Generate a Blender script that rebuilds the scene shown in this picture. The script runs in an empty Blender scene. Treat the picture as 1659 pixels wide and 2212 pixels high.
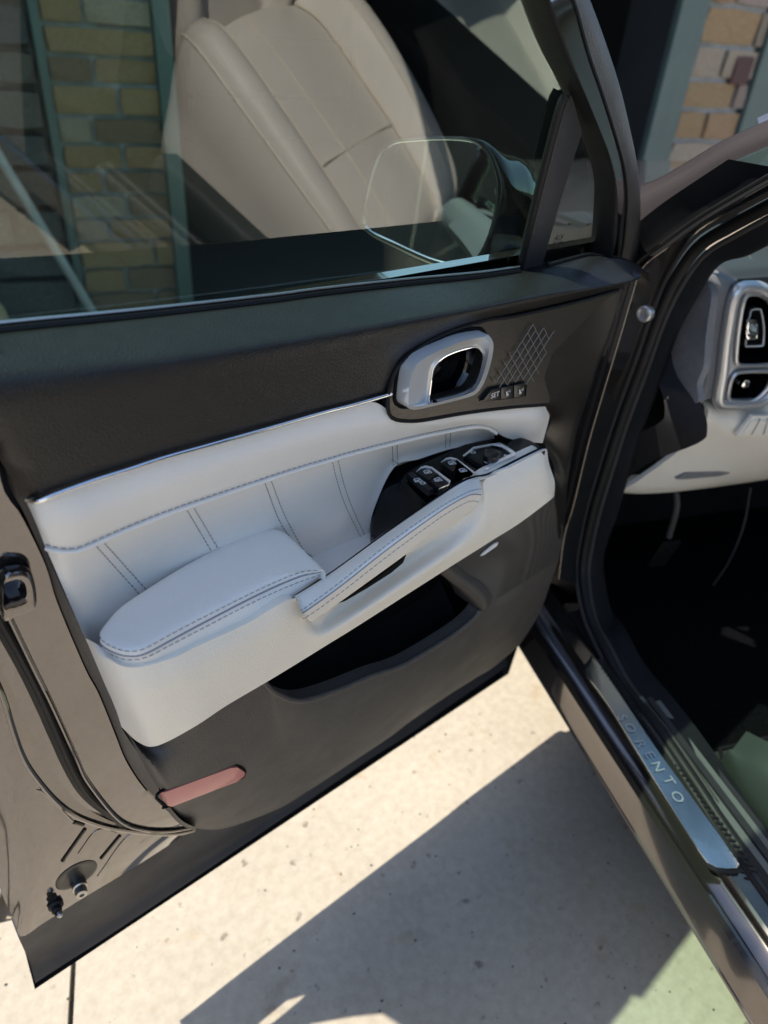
import bpy, bmesh, math, random
from mathutils import Vector, Matrix
random.seed(7)
S = bpy.context.scene
# ---------------------------------------------------------------- camera
cam = bpy.data.cameras.new('camera'); camo = bpy.data.objects.new('camera', cam)
S.collection.objects.link(camo); S.camera = camo
CX = Vector((0.76639837, -0.63850344, 0.07033414)); CY = Vector((0.31818413, 0.47245555, 0.82191521)); CZ = Vector((-0.55802544, -0.60753527, 0.56525083))
camo.matrix_world = Matrix(((CX.x, CY.x, CZ.x, 0.0), (CX.y, CY.y, CZ.y, -0.5), (CX.z, CY.z, CZ.z, 1.36), (0, 0, 0, 1)))
cam.sensor_fit = 'VERTICAL'; cam.sensor_height = 24.0; cam.lens = 24.0*1535/2212
cam.clip_start = 0.02; cam.clip_end = 400
cam.dof.use_dof = True; cam.dof.focus_distance = 0.74; cam.dof.aperture_fstop = 2.8
# ---------------------------------------------------------------- world, sun, exposure
SUN = Vector((0.60, -0.35, -1.0)).normalized()
W = bpy.data.worlds.new("World"); S.world = W; W.use_nodes = True
nt = W.node_tree; nt.nodes.clear()
sky = nt.nodes.new('ShaderNodeTexSky'); sky.sky_type = 'NISHITA'; sky.sun_disc = False
sky.sun_elevation = math.asin(-SUN.z); sky.sun_rotation = math.atan2(-SUN.x, -SUN.y)
bg = nt.nodes.new('ShaderNodeBackground'); bg.inputs[1].default_value = 0.15
wo = nt.nodes.new('ShaderNodeOutputWorld')
nt.links.new(sky.outputs[0], bg.inputs[0]); nt.links.new(bg.outputs[0], wo.inputs[0])
sun = bpy.data.lights.new('sun', 'SUN'); sun.energy = 3.8; sun.angle = math.radians(0.53); sun.color = (1.0, 0.90, 0.76)
suno = bpy.data.objects.new('sun', sun); S.collection.objects.link(suno)
suno.rotation_euler = SUN.to_track_quat('-Z', 'Y').to_euler(); suno.location = (-2, 4, 9)
S.view_settings.view_transform = 'Standard'; S.view_settings.look = 'None'
S.view_settings.exposure = 1.08; S.view_settings.gamma = 1.0; S.view_settings.use_curve_mapping = False
S.render.engine = 'CYCLES'
S.cycles.max_bounces = 8; S.cycles.diffuse_bounces = 4; S.cycles.glossy_bounces = 4; S.cycles.transparent_max_bounces = 12
S.cycles.caustics_reflective = False; S.cycles.caustics_refractive = False

# measured outlines of the door and cabin, in metres (door pieces in world axes, cabin pieces along/across/up from the hinge)
K = {
 'ut0': [(0.0889,0.03,1.1646),(0.1106,0.03,1.1632),(0.1415,0.03,1.1613),(0.1852,0.03,1.1581),(0.2395,0.03,1.1547),(0.338,0.03,1.1495),(0.3885,0.03,1.1477),(0.4925,0.03,1.1421),(0.6043,0.03,1.1349),(0.6718,0.03,1.1328),(0.7214,0.03,1.1335),(0.7701,0.03,1.136),(0.802,0.03,1.1368),(0.8232,0.03,1.1326),(0.8651,0.03,1.1254),(0.902,0.03,1.1149),(0.9214,0.03,1.1044)],
 'ut1': [(0.0766,-0.022,1.1633),(0.0951,-0.022,1.1615),(0.2044,-0.022,1.1507),(0.3511,-0.022,1.1425),(0.5214,-0.022,1.1359),(0.6762,-0.022,1.1317),(0.7672,-0.022,1.1261),(0.8388,-0.022,1.1239)],
 'ut2': [(0.0731,-0.033,1.1497),(0.089,-0.033,1.1483),(0.198,-0.033,1.1406),(0.3434,-0.033,1.1345),(0.4497,-0.033,1.1325),(0.539,-0.033,1.1313),(0.6634,-0.033,1.1289),(0.7526,-0.033,1.124),(0.8235,-0.033,1.1232)],
 'ut3': [(0.0777,-0.02,1.1127),(0.0917,-0.028,1.1141),(0.2037,-0.028,1.1032),(0.358,-0.028,1.1033),(0.4282,-0.028,1.1064),(0.5121,-0.028,1.1186),(0.6029,-0.028,1.1189),(0.6904,-0.028,1.1192),(0.8004,-0.028,1.1181)],
 'ut4': [(0.0948,0.0,1.0481),(0.0975,-0.012,1.053),(0.1021,-0.02,1.0565),(0.1091,-0.02,1.057),(0.1403,-0.02,1.0593),(0.1663,-0.02,1.0599),(0.1962,-0.02,1.061),(0.2327,-0.02,1.0605),(0.28,-0.02,1.0599),(0.3041,-0.02,1.0597),(0.3577,-0.02,1.0593),(0.3866,-0.02,1.0581),(0.4191,-0.02,1.0576),(0.4326,-0.02,1.0593),(0.4417,-0.02,1.0759),(0.4534,-0.02,1.0898),(0.4761,-0.02,1.1006),(0.5153,-0.02,1.1082),(0.569,-0.02,1.1111),(0.6144,-0.02,1.11),(0.7132,-0.02,1.1086),(0.8162,-0.02,1.1091)],
 'chrome': [(0.095,-0.004,1.049),(0.0962,-0.02,1.0565),(0.1011,-0.024,1.0581),(0.1082,-0.024,1.0595),(0.1391,-0.024,1.0618),(0.1649,-0.024,1.0624),(0.1945,-0.024,1.0635),(0.2308,-0.024,1.063),(0.2777,-0.024,1.0624),(0.3015,-0.024,1.0622),(0.3547,-0.024,1.0618),(0.3833,-0.024,1.0607),(0.4333,-0.024,1.0602)],
 'bu0': [(0.0948,0.0,1.0465),(0.097,-0.014,1.0522),(0.109,-0.02,1.056),(0.1402,-0.02,1.0585),(0.181,-0.02,1.0595),(0.2326,-0.02,1.0596),(0.3041,-0.02,1.0587),(0.3577,-0.02,1.0584),(0.4104,-0.02,1.0558),(0.4422,-0.02,1.0364),(0.4858,-0.02,1.0215),(0.5469,-0.02,1.0114),(0.6281,-0.02,0.9968),(0.6876,-0.02,0.984),(0.7426,0.0,0.9602)],
 'bu1': [(0.0974,-0.0,1.0245),(0.0994,-0.014,1.0285),(0.1192,-0.022,1.0296),(0.1496,-0.022,1.0322),(0.1874,-0.022,1.0356),(0.242,-0.022,1.0368),(0.3026,-0.022,1.0363),(0.3612,-0.022,1.0344),(0.4108,-0.022,1.0298),(0.4547,-0.022,1.0206),(0.4961,-0.022,1.0074),(0.5626,-0.022,0.997),(0.6397,-0.022,0.9754),(0.6921,-0.022,0.961),(0.7462,-0.0,0.9366)],
 'bu2': [(0.0996,0.0,1.002),(0.1078,-0.006,0.9953),(0.122,-0.01,0.9948),(0.1553,-0.01,0.9981),(0.1995,-0.01,1.0006),(0.2476,-0.01,1.001),(0.3021,-0.01,1.0007),(0.3718,-0.01,0.9983),(0.4035,-0.01,0.9966),(0.4665,-0.01,0.9913),(0.5248,-0.01,0.9852),(0.5975,-0.01,0.9718),(0.6491,-0.01,0.9408),(0.7,-0.01,0.9195),(0.7437,0.0,0.9003)],
 'qp0': [(0.0996,0.0,1.0015),(0.1069,-0.009,0.9966),(0.1221,-0.009,0.9937),(0.1394,-0.009,0.9956),(0.1768,-0.009,0.9988),(0.2199,-0.009,1.0),(0.2584,-0.009,1.0002),(0.2991,-0.009,1.0001),(0.3369,-0.009,0.9993),(0.3783,-0.009,0.997),(0.4178,-0.009,0.9947),(0.4575,-0.009,0.9913),(0.497,-0.009,0.9875),(0.5394,-0.009,0.9823),(0.5801,-0.009,0.9765),(0.6211,-0.009,0.9589)],
 'qp1': [(0.1045,0.002,0.963),(0.1137,0.004,0.9507),(0.13,0.004,0.9559),(0.1517,0.004,0.963),(0.1893,0.004,0.9669),(0.2318,0.004,0.9691),(0.2714,0.004,0.9687),(0.3176,0.004,0.9598),(0.3584,0.004,0.9472),(0.4032,0.004,0.9465),(0.4342,0.004,0.9578),(0.4705,0.004,0.9708),(0.5104,0.004,0.9677),(0.5547,0.004,0.9635),(0.6,0.004,0.9572),(0.6392,0.004,0.9435)],
 'qp2': [(0.1098,0.002,0.9201),(0.1204,0.013,0.9009),(0.1378,0.013,0.9163),(0.1642,0.013,0.9295),(0.2017,0.013,0.9342),(0.2428,0.013,0.9379),(0.2831,0.013,0.9367),(0.3356,0.013,0.917),(0.3798,0.013,0.8895),(0.4279,0.013,0.8909),(0.4481,0.013,0.9197),(0.4799,0.013,0.9521),(0.5197,0.013,0.9498),(0.5657,0.013,0.9467),(0.6156,0.013,0.94),(0.6525,0.013,0.9307)],
 'qp3': [(0.1147,0.0,0.8792),(0.1253,0.014,0.8577),(0.1433,0.014,0.8838),(0.1741,0.014,0.9029),(0.2108,0.014,0.9085),(0.2499,0.014,0.9137),(0.2903,0.014,0.9118),(0.3483,0.014,0.881),(0.3955,0.014,0.8379),(0.4464,0.014,0.8416),(0.4548,0.014,0.8891),(0.4817,0.014,0.9403),(0.5208,0.014,0.9389),(0.5678,0.014,0.937),(0.6215,0.014,0.9298),(0.6554,0.014,0.925)],
 'seam': [(0.1,0.0,1.0018),(0.1064,-0.012,0.9993),(0.1145,-0.012,0.9961),(0.1313,-0.012,0.9972),(0.1567,-0.012,0.9997),(0.1774,-0.012,1.0013),(0.1932,-0.012,1.0023),(0.2191,-0.012,1.0026),(0.2457,-0.012,1.0025),(0.2829,-0.012,1.0023),(0.3359,-0.012,1.0017),(0.3651,-0.012,1.0),(0.3959,-0.012,0.9986),(0.4283,-0.012,0.9959),(0.4646,-0.012,0.9928),(0.5096,-0.012,0.9882),(0.5756,-0.012,0.9797),(0.5953,-0.012,0.9739),(0.6108,-0.012,0.9645),(0.6207,-0.012,0.9501)],
 'st0': [(0.1379,0.0,0.9839),(0.1672,0.0,0.9154)],
 'st1': [(0.1447,0.0,0.9844),(0.1737,-0.0,0.9182)],
 'st2': [(0.2204,0.0,0.9888),(0.2405,0.0,0.9338)],
 'st3': [(0.2272,0.0,0.9887),(0.2475,0.0,0.934)],
 'st4': [(0.3014,-0.0,0.9894),(0.3163,0.0,0.9407),(0.3318,0.0,0.9088)],
 'st5': [(0.3084,-0.0,0.9896),(0.3235,0.0,0.9428),(0.3472,0.0,0.8873)],
 'st6': [(0.3816,0.0,0.9873),(0.3884,0.0,0.9625),(0.4013,0.0,0.9258),(0.4315,0.0,0.861)],
 'st7': [(0.3889,0.0,0.9865),(0.3969,0.0,0.9577),(0.4108,0.0,0.9198),(0.4369,0.0,0.8622)],
 'st8': [(0.4626,0.0,0.982),(0.4671,0.0,0.953)],
 'st9': [(0.4695,0.0,0.9813),(0.4739,-0.0,0.953)],
 'st10': [(0.5458,0.0,0.974),(0.5481,-0.0,0.9507)],
 'st11': [(0.5535,0.0,0.973),(0.5559,0.0,0.9499)],
 'arm_top': [(0.1172,-0.0328,0.92),(0.1235,-0.0255,0.92),(0.1432,-0.012,0.92),(0.1728,-0.0026,0.92),(0.2095,0.0073,0.92),(0.2553,0.0158,0.92),(0.2884,0.0202,0.92),(0.3087,0.0189,0.92),(0.3177,0.014,0.92),(0.3239,0.0047,0.92),(0.3248,-0.0085,0.92),(0.3238,-0.0369,0.92),(0.3221,-0.0677,0.92),(0.3197,-0.0703,0.92),(0.2998,-0.0599,0.92),(0.2562,-0.059,0.92),(0.1931,-0.0632,0.92),(0.1636,-0.0661,0.92),(0.1395,-0.0687,0.92),(0.1283,-0.0632,0.92),(0.121,-0.0526,0.92),(0.1171,-0.0414,0.92)],
 'arm_low': [(0.3336,-0.0526,0.893),(0.295,-0.0632,0.893),(0.2392,-0.0672,0.893),(0.1887,-0.0672,0.893),(0.1601,-0.0671,0.893),(0.1419,-0.0638,0.893),(0.1291,-0.0567,0.893),(0.121,-0.0429,0.893),(0.1176,-0.0244,0.893)],
 'arm_s1': [(0.117,-0.0333,0.9195),(0.1169,-0.0413,0.9195),(0.1209,-0.0525,0.9195),(0.1282,-0.0632,0.9195),(0.1393,-0.0686,0.9195),(0.1635,-0.0661,0.9195),(0.1931,-0.0632,0.9195),(0.2561,-0.059,0.9195),(0.3,-0.0597,0.9195),(0.3186,-0.068,0.9195)],
 'arm_s2': [(0.1169,-0.032,0.913),(0.1168,-0.0399,0.913),(0.1206,-0.051,0.913),(0.1279,-0.0617,0.913),(0.14,-0.0679,0.913),(0.1633,-0.066,0.913),(0.1931,-0.063,0.913),(0.2564,-0.0581,0.913),(0.3009,-0.0584,0.913),(0.3235,-0.0644,0.913)],
 'arm_s3': [(0.1172,-0.0288,0.907),(0.1169,-0.0374,0.907),(0.1207,-0.0487,0.907),(0.1279,-0.0598,0.907),(0.1407,-0.0665,0.907),(0.163,-0.0652,0.907),(0.1926,-0.0629,0.907),(0.2551,-0.0584,0.907),(0.2989,-0.059,0.907),(0.3265,-0.062,0.907)],
 'gr0': [(0.285,-0.078,0.9088),(0.2963,-0.0754,0.9067),(0.3382,-0.0729,0.9124),(0.4041,-0.0703,0.9288),(0.4758,-0.0677,0.9444),(0.5135,-0.0651,0.9491),(0.5328,-0.0626,0.9465),(0.5445,-0.06,0.9423)],
 'gr1': [(0.2793,-0.094,0.9079),(0.2875,-0.0911,0.9055),(0.3289,-0.0883,0.914),(0.3928,-0.0854,0.9329),(0.4619,-0.0826,0.9471),(0.5011,-0.0797,0.9488),(0.5206,-0.0769,0.945),(0.5367,-0.074,0.9389)],
 'gr2': [(0.2799,-0.097,0.9047),(0.2876,-0.0941,0.9013),(0.3291,-0.0913,0.9083),(0.3928,-0.0884,0.9255),(0.4614,-0.0856,0.9408),(0.4992,-0.0827,0.9427),(0.5167,-0.0799,0.9383),(0.5327,-0.077,0.929)],
 'gr3': [(0.2974,-0.082,0.8784),(0.3046,-0.0797,0.8715),(0.3451,-0.0774,0.877),(0.4164,-0.0751,0.8923),(0.4576,-0.0729,0.9005),(0.4877,-0.0706,0.9018),(0.5085,-0.0683,0.8997),(0.5288,-0.066,0.9032)],
 'gs1': [(0.2773,-0.097,0.9112),(0.2854,-0.0941,0.9088),(0.3265,-0.0913,0.9172),(0.3899,-0.0884,0.936),(0.4586,-0.0856,0.9501),(0.4975,-0.0827,0.9517),(0.5169,-0.0799,0.9479),(0.5329,-0.077,0.9419)],
 'gs2': [(0.2785,-0.099,0.9069),(0.2862,-0.0961,0.9035),(0.3275,-0.0933,0.9105),(0.3909,-0.0904,0.9276),(0.4592,-0.0876,0.9428),(0.4968,-0.0847,0.9447),(0.5142,-0.0819,0.9403),(0.5302,-0.079,0.931)],
 'strip': [(0.2856,-0.074,0.9032),(0.2988,-0.0718,0.9029),(0.3408,-0.0696,0.909),(0.4068,-0.0675,0.9259),(0.4785,-0.0653,0.942),(0.5159,-0.0631,0.9472),(0.5402,-0.0609,0.9443),(0.5549,-0.0587,0.9394),(0.5751,-0.0565,0.9358),(0.6159,-0.0544,0.9365),(0.6655,-0.0522,0.9373),(0.6796,-0.05,0.9332)],
 'strip2': [(0.2867,-0.07,0.9021),(0.2999,-0.0679,0.9019),(0.3419,-0.0658,0.9083),(0.4081,-0.0637,0.9255),(0.4799,-0.0616,0.9419),(0.5172,-0.0595,0.9473),(0.5414,-0.0575,0.9446),(0.5561,-0.0554,0.9397),(0.5761,-0.0533,0.9363),(0.6168,-0.0512,0.9372),(0.6662,-0.0491,0.9382),(0.6802,-0.047,0.9342)],
 'slot': [(0.3413,-0.066,0.8618),(0.3815,-0.066,0.8671),(0.4193,-0.066,0.8774),(0.4373,-0.066,0.884),(0.4336,-0.066,0.8747),(0.4169,-0.066,0.8681),(0.3849,-0.066,0.8628),(0.354,-0.066,0.8596)],
 'lb0': [(0.115,0.0,0.8784),(0.1127,-0.04,0.9068),(0.1264,-0.066,0.9039),(0.1577,-0.074,0.9013),(0.1858,-0.074,0.9012),(0.2355,-0.074,0.9009),(0.2835,-0.074,0.9049),(0.3122,-0.066,0.8594),(0.3565,-0.052,0.8501),(0.4535,-0.048,0.8684),(0.5266,-0.052,0.888),(0.555,-0.058,0.9134),(0.5612,-0.058,0.9356),(0.614,-0.056,0.9366),(0.6643,-0.053,0.9361),(0.6907,-0.045,0.926)],
 'lb1': [(0.1193,0.004,0.8417),(0.1174,-0.04,0.8711),(0.1297,-0.066,0.8729),(0.1615,-0.075,0.8746),(0.191,-0.076,0.8772),(0.2397,-0.076,0.8778),(0.2872,-0.075,0.8808),(0.3217,-0.062,0.84),(0.3661,-0.05,0.832),(0.4558,-0.048,0.8488),(0.5234,-0.056,0.8714),(0.5547,-0.063,0.8947),(0.5646,-0.064,0.9128),(0.6145,-0.063,0.9154),(0.6664,-0.06,0.9176),(0.6979,-0.048,0.9049)],
 'lb2': [(0.1246,0.006,0.7946),(0.1266,-0.03,0.81),(0.1367,-0.058,0.8209),(0.1699,-0.068,0.8284),(0.2019,-0.07,0.8345),(0.2503,-0.07,0.8366),(0.2966,-0.07,0.841),(0.325,-0.069,0.8293),(0.3608,-0.069,0.8343),(0.4375,-0.069,0.848),(0.5099,-0.069,0.8592),(0.5562,-0.068,0.8688),(0.5755,-0.067,0.8776),(0.6238,-0.066,0.8812),(0.6799,-0.062,0.8862),(0.7166,-0.05,0.8735)],
 'lb3': [(0.1274,0.0,0.7609),(0.1355,-0.02,0.7507),(0.145,-0.045,0.7646),(0.1775,-0.062,0.7858),(0.2132,-0.062,0.7917),(0.2616,-0.062,0.7954),(0.3076,-0.062,0.8002),(0.3378,-0.062,0.8037),(0.3757,-0.062,0.8079),(0.4472,-0.062,0.8178),(0.5198,-0.062,0.8275),(0.571,-0.062,0.834),(0.5956,-0.062,0.8373),(0.6418,-0.062,0.8431),(0.6947,-0.062,0.8564),(0.7323,-0.045,0.8413)],
 'sp0': [(0.4446,0.0046,0.86),(0.4549,0.0154,0.885),(0.4656,0.0247,0.915),(0.488,0.0292,0.928),(0.4998,0.0249,0.932),(0.5332,0.0204,0.935),(0.586,0.0159,0.935),(0.6362,0.0063,0.935),(0.659,-0.0024,0.935),(0.6758,-0.016,0.935),(0.6786,-0.0307,0.935),(0.6761,-0.0502,0.935)],
 'sp1': [(0.4367,-0.0073,0.864),(0.455,-0.0117,0.8915),(0.4737,-0.009,0.9125),(0.4956,-0.0078,0.923),(0.5115,-0.009,0.927),(0.5366,-0.0119,0.9305),(0.572,-0.0159,0.9315),(0.605,-0.0242,0.9325),(0.6294,-0.0276,0.933),(0.6476,-0.0346,0.934),(0.6657,-0.0407,0.934),(0.6768,-0.0506,0.934)],
 'sp2': [(0.4273,-0.0209,0.87),(0.4529,-0.0398,0.9),(0.4794,-0.0435,0.912),(0.5009,-0.0453,0.92),(0.5207,-0.0439,0.924),(0.5377,-0.045,0.928),(0.5565,-0.0479,0.93),(0.5736,-0.0545,0.932),(0.5991,-0.0531,0.933),(0.6182,-0.0542,0.935),(0.6502,-0.0525,0.935),(0.6743,-0.0532,0.935)],
 'sw1a': [(0.4983,-0.0079,0.9395),(0.5072,-0.0039,0.9395),(0.5137,-0.0046,0.9395),(0.5172,-0.0095,0.9395),(0.5159,-0.0237,0.9395),(0.4987,-0.028,0.9395),(0.4981,-0.0121,0.9395)],
 'sw1b': [(0.5157,-0.0254,0.9395),(0.5145,-0.0436,0.9395),(0.5095,-0.047,0.9395),(0.4971,-0.0455,0.9395),(0.4985,-0.0296,0.9395)],
 'sw1c': [(0.4982,-0.0062,0.9405),(0.5094,-0.0019,0.9405),(0.5161,-0.0027,0.9405),(0.5202,-0.009,0.9405),(0.5174,-0.0431,0.9405),(0.5106,-0.0479,0.9405),(0.4945,-0.0478,0.9405),(0.5093,-0.0471,0.9405),(0.5134,-0.0447,0.9405),(0.5176,-0.0109,0.9405),(0.5134,-0.005,0.9405),(0.5073,-0.0042,0.9405)],
 'sw2a': [(0.5367,-0.0095,0.9395),(0.5463,-0.0056,0.9395),(0.5529,-0.0065,0.9395),(0.5557,-0.0117,0.9395),(0.5537,-0.0242,0.9395),(0.5349,-0.0292,0.9395),(0.5355,-0.0133,0.9395)],
 'sw2b': [(0.5534,-0.0259,0.9395),(0.5518,-0.0455,0.9395),(0.5468,-0.0476,0.9395),(0.5352,-0.046,0.9395),(0.5345,-0.0307,0.9395)],
 'sw2c': [(0.5366,-0.0068,0.9405),(0.5483,-0.0033,0.9405),(0.5548,-0.0047,0.9405),(0.5588,-0.011,0.9405),(0.5548,-0.045,0.9405),(0.5492,-0.0484,0.9405),(0.532,-0.0485,0.9405),(0.545,-0.0492,0.9405),(0.5506,-0.0467,0.9405),(0.5561,-0.0125,0.9405),(0.5522,-0.0067,0.9405),(0.5464,-0.0058,0.9405)],
 'swlock': [(0.4918,0.0029,0.9355),(0.4997,0.0012,0.9355),(0.4968,-0.0396,0.9355),(0.4882,-0.0388,0.9355)],
 'mir_base': [(0.5774,-0.0063,0.9365),(0.5993,0.0002,0.9365),(0.6305,-0.0077,0.9365),(0.6424,-0.0112,0.9365),(0.6396,-0.0307,0.9365),(0.6334,-0.0395,0.9365),(0.6157,-0.0382,0.9365),(0.5773,-0.0429,0.9365),(0.5788,-0.0365,0.9365)],
 'mir_chrome': [(0.6207,-0.0089,0.9405),(0.6333,-0.0129,0.9405),(0.6315,-0.0397,0.9405),(0.6255,-0.0455,0.9405),(0.5994,-0.0453,0.9405),(0.5719,-0.049,0.9405),(0.5693,-0.0464,0.9405),(0.5805,-0.0423,0.9405),(0.6096,-0.0401,0.9405),(0.625,-0.0394,0.9405),(0.6285,-0.0229,0.9405)],
 'mir_chrome2': [(0.5705,-0.01,0.9405),(0.5961,-0.0021,0.9405),(0.6222,-0.0089,0.9405),(0.6193,-0.011,0.9405),(0.594,-0.0053,0.9405),(0.5717,-0.0117,0.9405)],
 'mir_pad': [(0.6017,-0.0397,0.9475),(0.5977,-0.0424,0.9475),(0.593,-0.0438,0.9475),(0.5885,-0.0438,0.9475),(0.5847,-0.0424,0.9475),(0.5822,-0.0397,0.9475),(0.5813,-0.0363,0.9475),(0.5823,-0.0325,0.9475),(0.585,-0.029,0.9475),(0.5889,-0.0262,0.9475),(0.5936,-0.0247,0.9475),(0.5982,-0.0246,0.9475),(0.6021,-0.0261,0.9475),(0.6047,-0.0288,0.9475),(0.6055,-0.0324,0.9475),(0.6044,-0.0362,0.9475)],
 'ico': [(0.5078,-0.0146,0.9407),(0.5063,-0.0336,0.9407),(0.546,-0.0157,0.9407),(0.5451,-0.0346,0.9407),(0.4862,-0.0217,0.9407),(0.4874,-0.0288,0.9407),(0.5863,-0.011,0.9407),(0.5841,-0.0367,0.9407),(0.6042,-0.0166,0.9407),(0.6093,-0.0229,0.9407),(0.5981,-0.0215,0.9407),(0.6028,-0.0289,0.9407),(0.6284,-0.0258,0.9407),(0.6144,-0.0398,0.9407)],
 'hb_out': [(0.4308,-0.024,1.0678),(0.4293,-0.024,1.0582),(0.4316,-0.024,1.0409),(0.4399,-0.024,1.0309),(0.4571,-0.024,1.0237),(0.4816,-0.024,1.0179),(0.5429,-0.024,1.0096),(0.623,-0.024,0.9958),(0.7024,-0.024,0.9793),(0.7023,-0.024,0.9883),(0.6807,-0.024,1.0201),(0.6856,-0.024,1.0487),(0.7093,-0.024,1.065),(0.7391,-0.024,1.0826),(0.7663,-0.024,1.0988),(0.7952,-0.024,1.1098),(0.6995,-0.024,1.1081),(0.6016,-0.024,1.1098),(0.5643,-0.024,1.1131),(0.5108,-0.024,1.1118),(0.4718,-0.024,1.1048),(0.447,-0.024,1.0941),(0.4362,-0.024,1.084)],
 'ho': [(0.4411,-0.036,1.0537),(0.4408,-0.036,1.0702),(0.4423,-0.036,1.0858),(0.4464,-0.036,1.0928),(0.4574,-0.036,1.0998),(0.4833,-0.036,1.104),(0.5125,-0.036,1.1071),(0.5441,-0.036,1.1052),(0.5517,-0.036,1.1021),(0.561,-0.036,1.092),(0.563,-0.036,1.078),(0.5596,-0.036,1.0561),(0.551,-0.036,1.0402),(0.5352,-0.036,1.0363),(0.4938,-0.036,1.0385),(0.459,-0.036,1.0415),(0.4471,-0.036,1.0463)],
 'hm': [(0.4414,-0.041,1.057),(0.441,-0.041,1.0713),(0.4426,-0.041,1.0845),(0.4463,-0.041,1.0923),(0.457,-0.041,1.0986),(0.4818,-0.041,1.1029),(0.5088,-0.041,1.1058),(0.5367,-0.041,1.1047),(0.5431,-0.041,1.1013),(0.5486,-0.041,1.0942),(0.55,-0.041,1.0808),(0.547,-0.041,1.0626),(0.5397,-0.041,1.0471),(0.5263,-0.041,1.0438),(0.488,-0.041,1.0452),(0.4547,-0.041,1.0481),(0.445,-0.041,1.0523)],
 'hi': [(0.479,-0.03,1.0441),(0.479,-0.03,1.0586),(0.4794,-0.03,1.0703),(0.4811,-0.03,1.0806),(0.4916,-0.03,1.0882),(0.5083,-0.03,1.0913),(0.5304,-0.03,1.0916),(0.5421,-0.03,1.09),(0.549,-0.03,1.0847),(0.5536,-0.03,1.0778),(0.5534,-0.03,1.064),(0.5495,-0.03,1.049),(0.5396,-0.03,1.0387),(0.5228,-0.03,1.0354),(0.4998,-0.03,1.0371),(0.4885,-0.03,1.0387),(0.4812,-0.03,1.041)],
 'hi2': [(0.494,-0.018,1.0442),(0.4934,-0.018,1.0539),(0.4937,-0.018,1.0641),(0.4957,-0.018,1.0721),(0.5055,-0.018,1.0793),(0.5228,-0.018,1.0819),(0.5444,-0.018,1.0823),(0.5542,-0.018,1.0803),(0.5598,-0.018,1.0761),(0.5625,-0.018,1.0699),(0.5625,-0.018,1.0584),(0.5587,-0.018,1.044),(0.5492,-0.018,1.0338),(0.5342,-0.018,1.0312),(0.513,-0.018,1.0327),(0.5021,-0.018,1.0374),(0.4953,-0.018,1.0412)],
 'hrim_out': [(0.424,-0.03,1.0621),(0.4256,-0.03,1.0714),(0.4303,-0.03,1.0878),(0.4413,-0.03,1.0979),(0.4657,-0.03,1.1085),(0.504,-0.03,1.1153),(0.5569,-0.03,1.1175),(0.5587,-0.03,1.115),(0.5056,-0.03,1.1125),(0.4681,-0.03,1.1055),(0.4445,-0.03,1.0953),(0.4345,-0.03,1.0853),(0.4297,-0.03,1.0696),(0.4286,-0.03,1.0593),(0.4303,-0.03,1.0456),(0.4364,-0.03,1.0376),(0.4521,-0.03,1.0309),(0.4751,-0.03,1.0253),(0.5354,-0.03,1.0175),(0.5578,-0.03,1.0146),(0.5585,-0.03,1.011),(0.5362,-0.03,1.0136),(0.4756,-0.03,1.0218),(0.4515,-0.03,1.0276),(0.4342,-0.03,1.0349),(0.4262,-0.03,1.045)],
 'setb': [(0.5687,-0.027,1.0188),(0.5784,-0.027,1.0281),(0.5823,-0.027,1.0309),(0.6417,-0.027,1.0248),(0.6453,-0.027,1.022),(0.6484,-0.027,1.005),(0.6272,-0.027,1.0079),(0.5716,-0.027,1.017)],
 'set1': [(0.5679,-0.029,1.0206),(0.5771,-0.029,1.0288),(0.5809,-0.029,1.0311),(0.5941,-0.029,1.0298),(0.5982,-0.029,1.0149),(0.5703,-0.029,1.0189)],
 'set2': [(0.596,-0.029,1.0295),(0.6171,-0.029,1.0275),(0.6215,-0.029,1.0108),(0.5996,-0.029,1.0145)],
 'set3': [(0.6188,-0.029,1.0273),(0.6387,-0.029,1.0253),(0.6409,-0.029,1.0234),(0.6437,-0.029,1.0074),(0.6232,-0.029,1.0105)],
 'sett': [(0.5857,-0.0296,1.024),(0.608,-0.0296,1.0204),(0.6316,-0.0296,1.0169)],
 'lat': [(0.5788,-0.026,1.0452),(0.6334,-0.026,1.0959),(0.6765,-0.026,1.0792),(0.6569,-0.026,1.0244),(0.5961,-0.026,1.0309)],
 'lt0': [(0.1302,0.0,0.7537),(0.1381,-0.01,0.736),(0.1496,-0.03,0.7436),(0.1844,-0.045,0.7636),(0.2215,-0.045,0.7696),(0.265,-0.045,0.7779),(0.2789,-0.045,0.7504),(0.3106,-0.045,0.7149),(0.3558,-0.045,0.6975),(0.4217,-0.045,0.6845),(0.4793,-0.045,0.6701),(0.566,-0.045,0.6726),(0.6042,-0.045,0.6829),(0.6153,-0.045,0.6927),(0.6464,-0.04,0.6886),(0.722,-0.035,0.6847),(0.8488,-0.01,0.6532)],
 'lt1': [(0.1384,0.01,0.707),(0.1356,-0.04,0.7398),(0.1519,-0.04,0.72),(0.1888,-0.04,0.7136),(0.2252,-0.04,0.7144),(0.2717,-0.04,0.7173),(0.2915,-0.04,0.6948),(0.3249,-0.04,0.6658),(0.3694,-0.04,0.6517),(0.4369,-0.04,0.6415),(0.4912,-0.04,0.6311),(0.5752,-0.04,0.6335),(0.6149,-0.04,0.6415),(0.6295,-0.04,0.6494),(0.6544,-0.04,0.6513),(0.7138,-0.04,0.6546),(0.8414,-0.01,0.605)],
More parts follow.
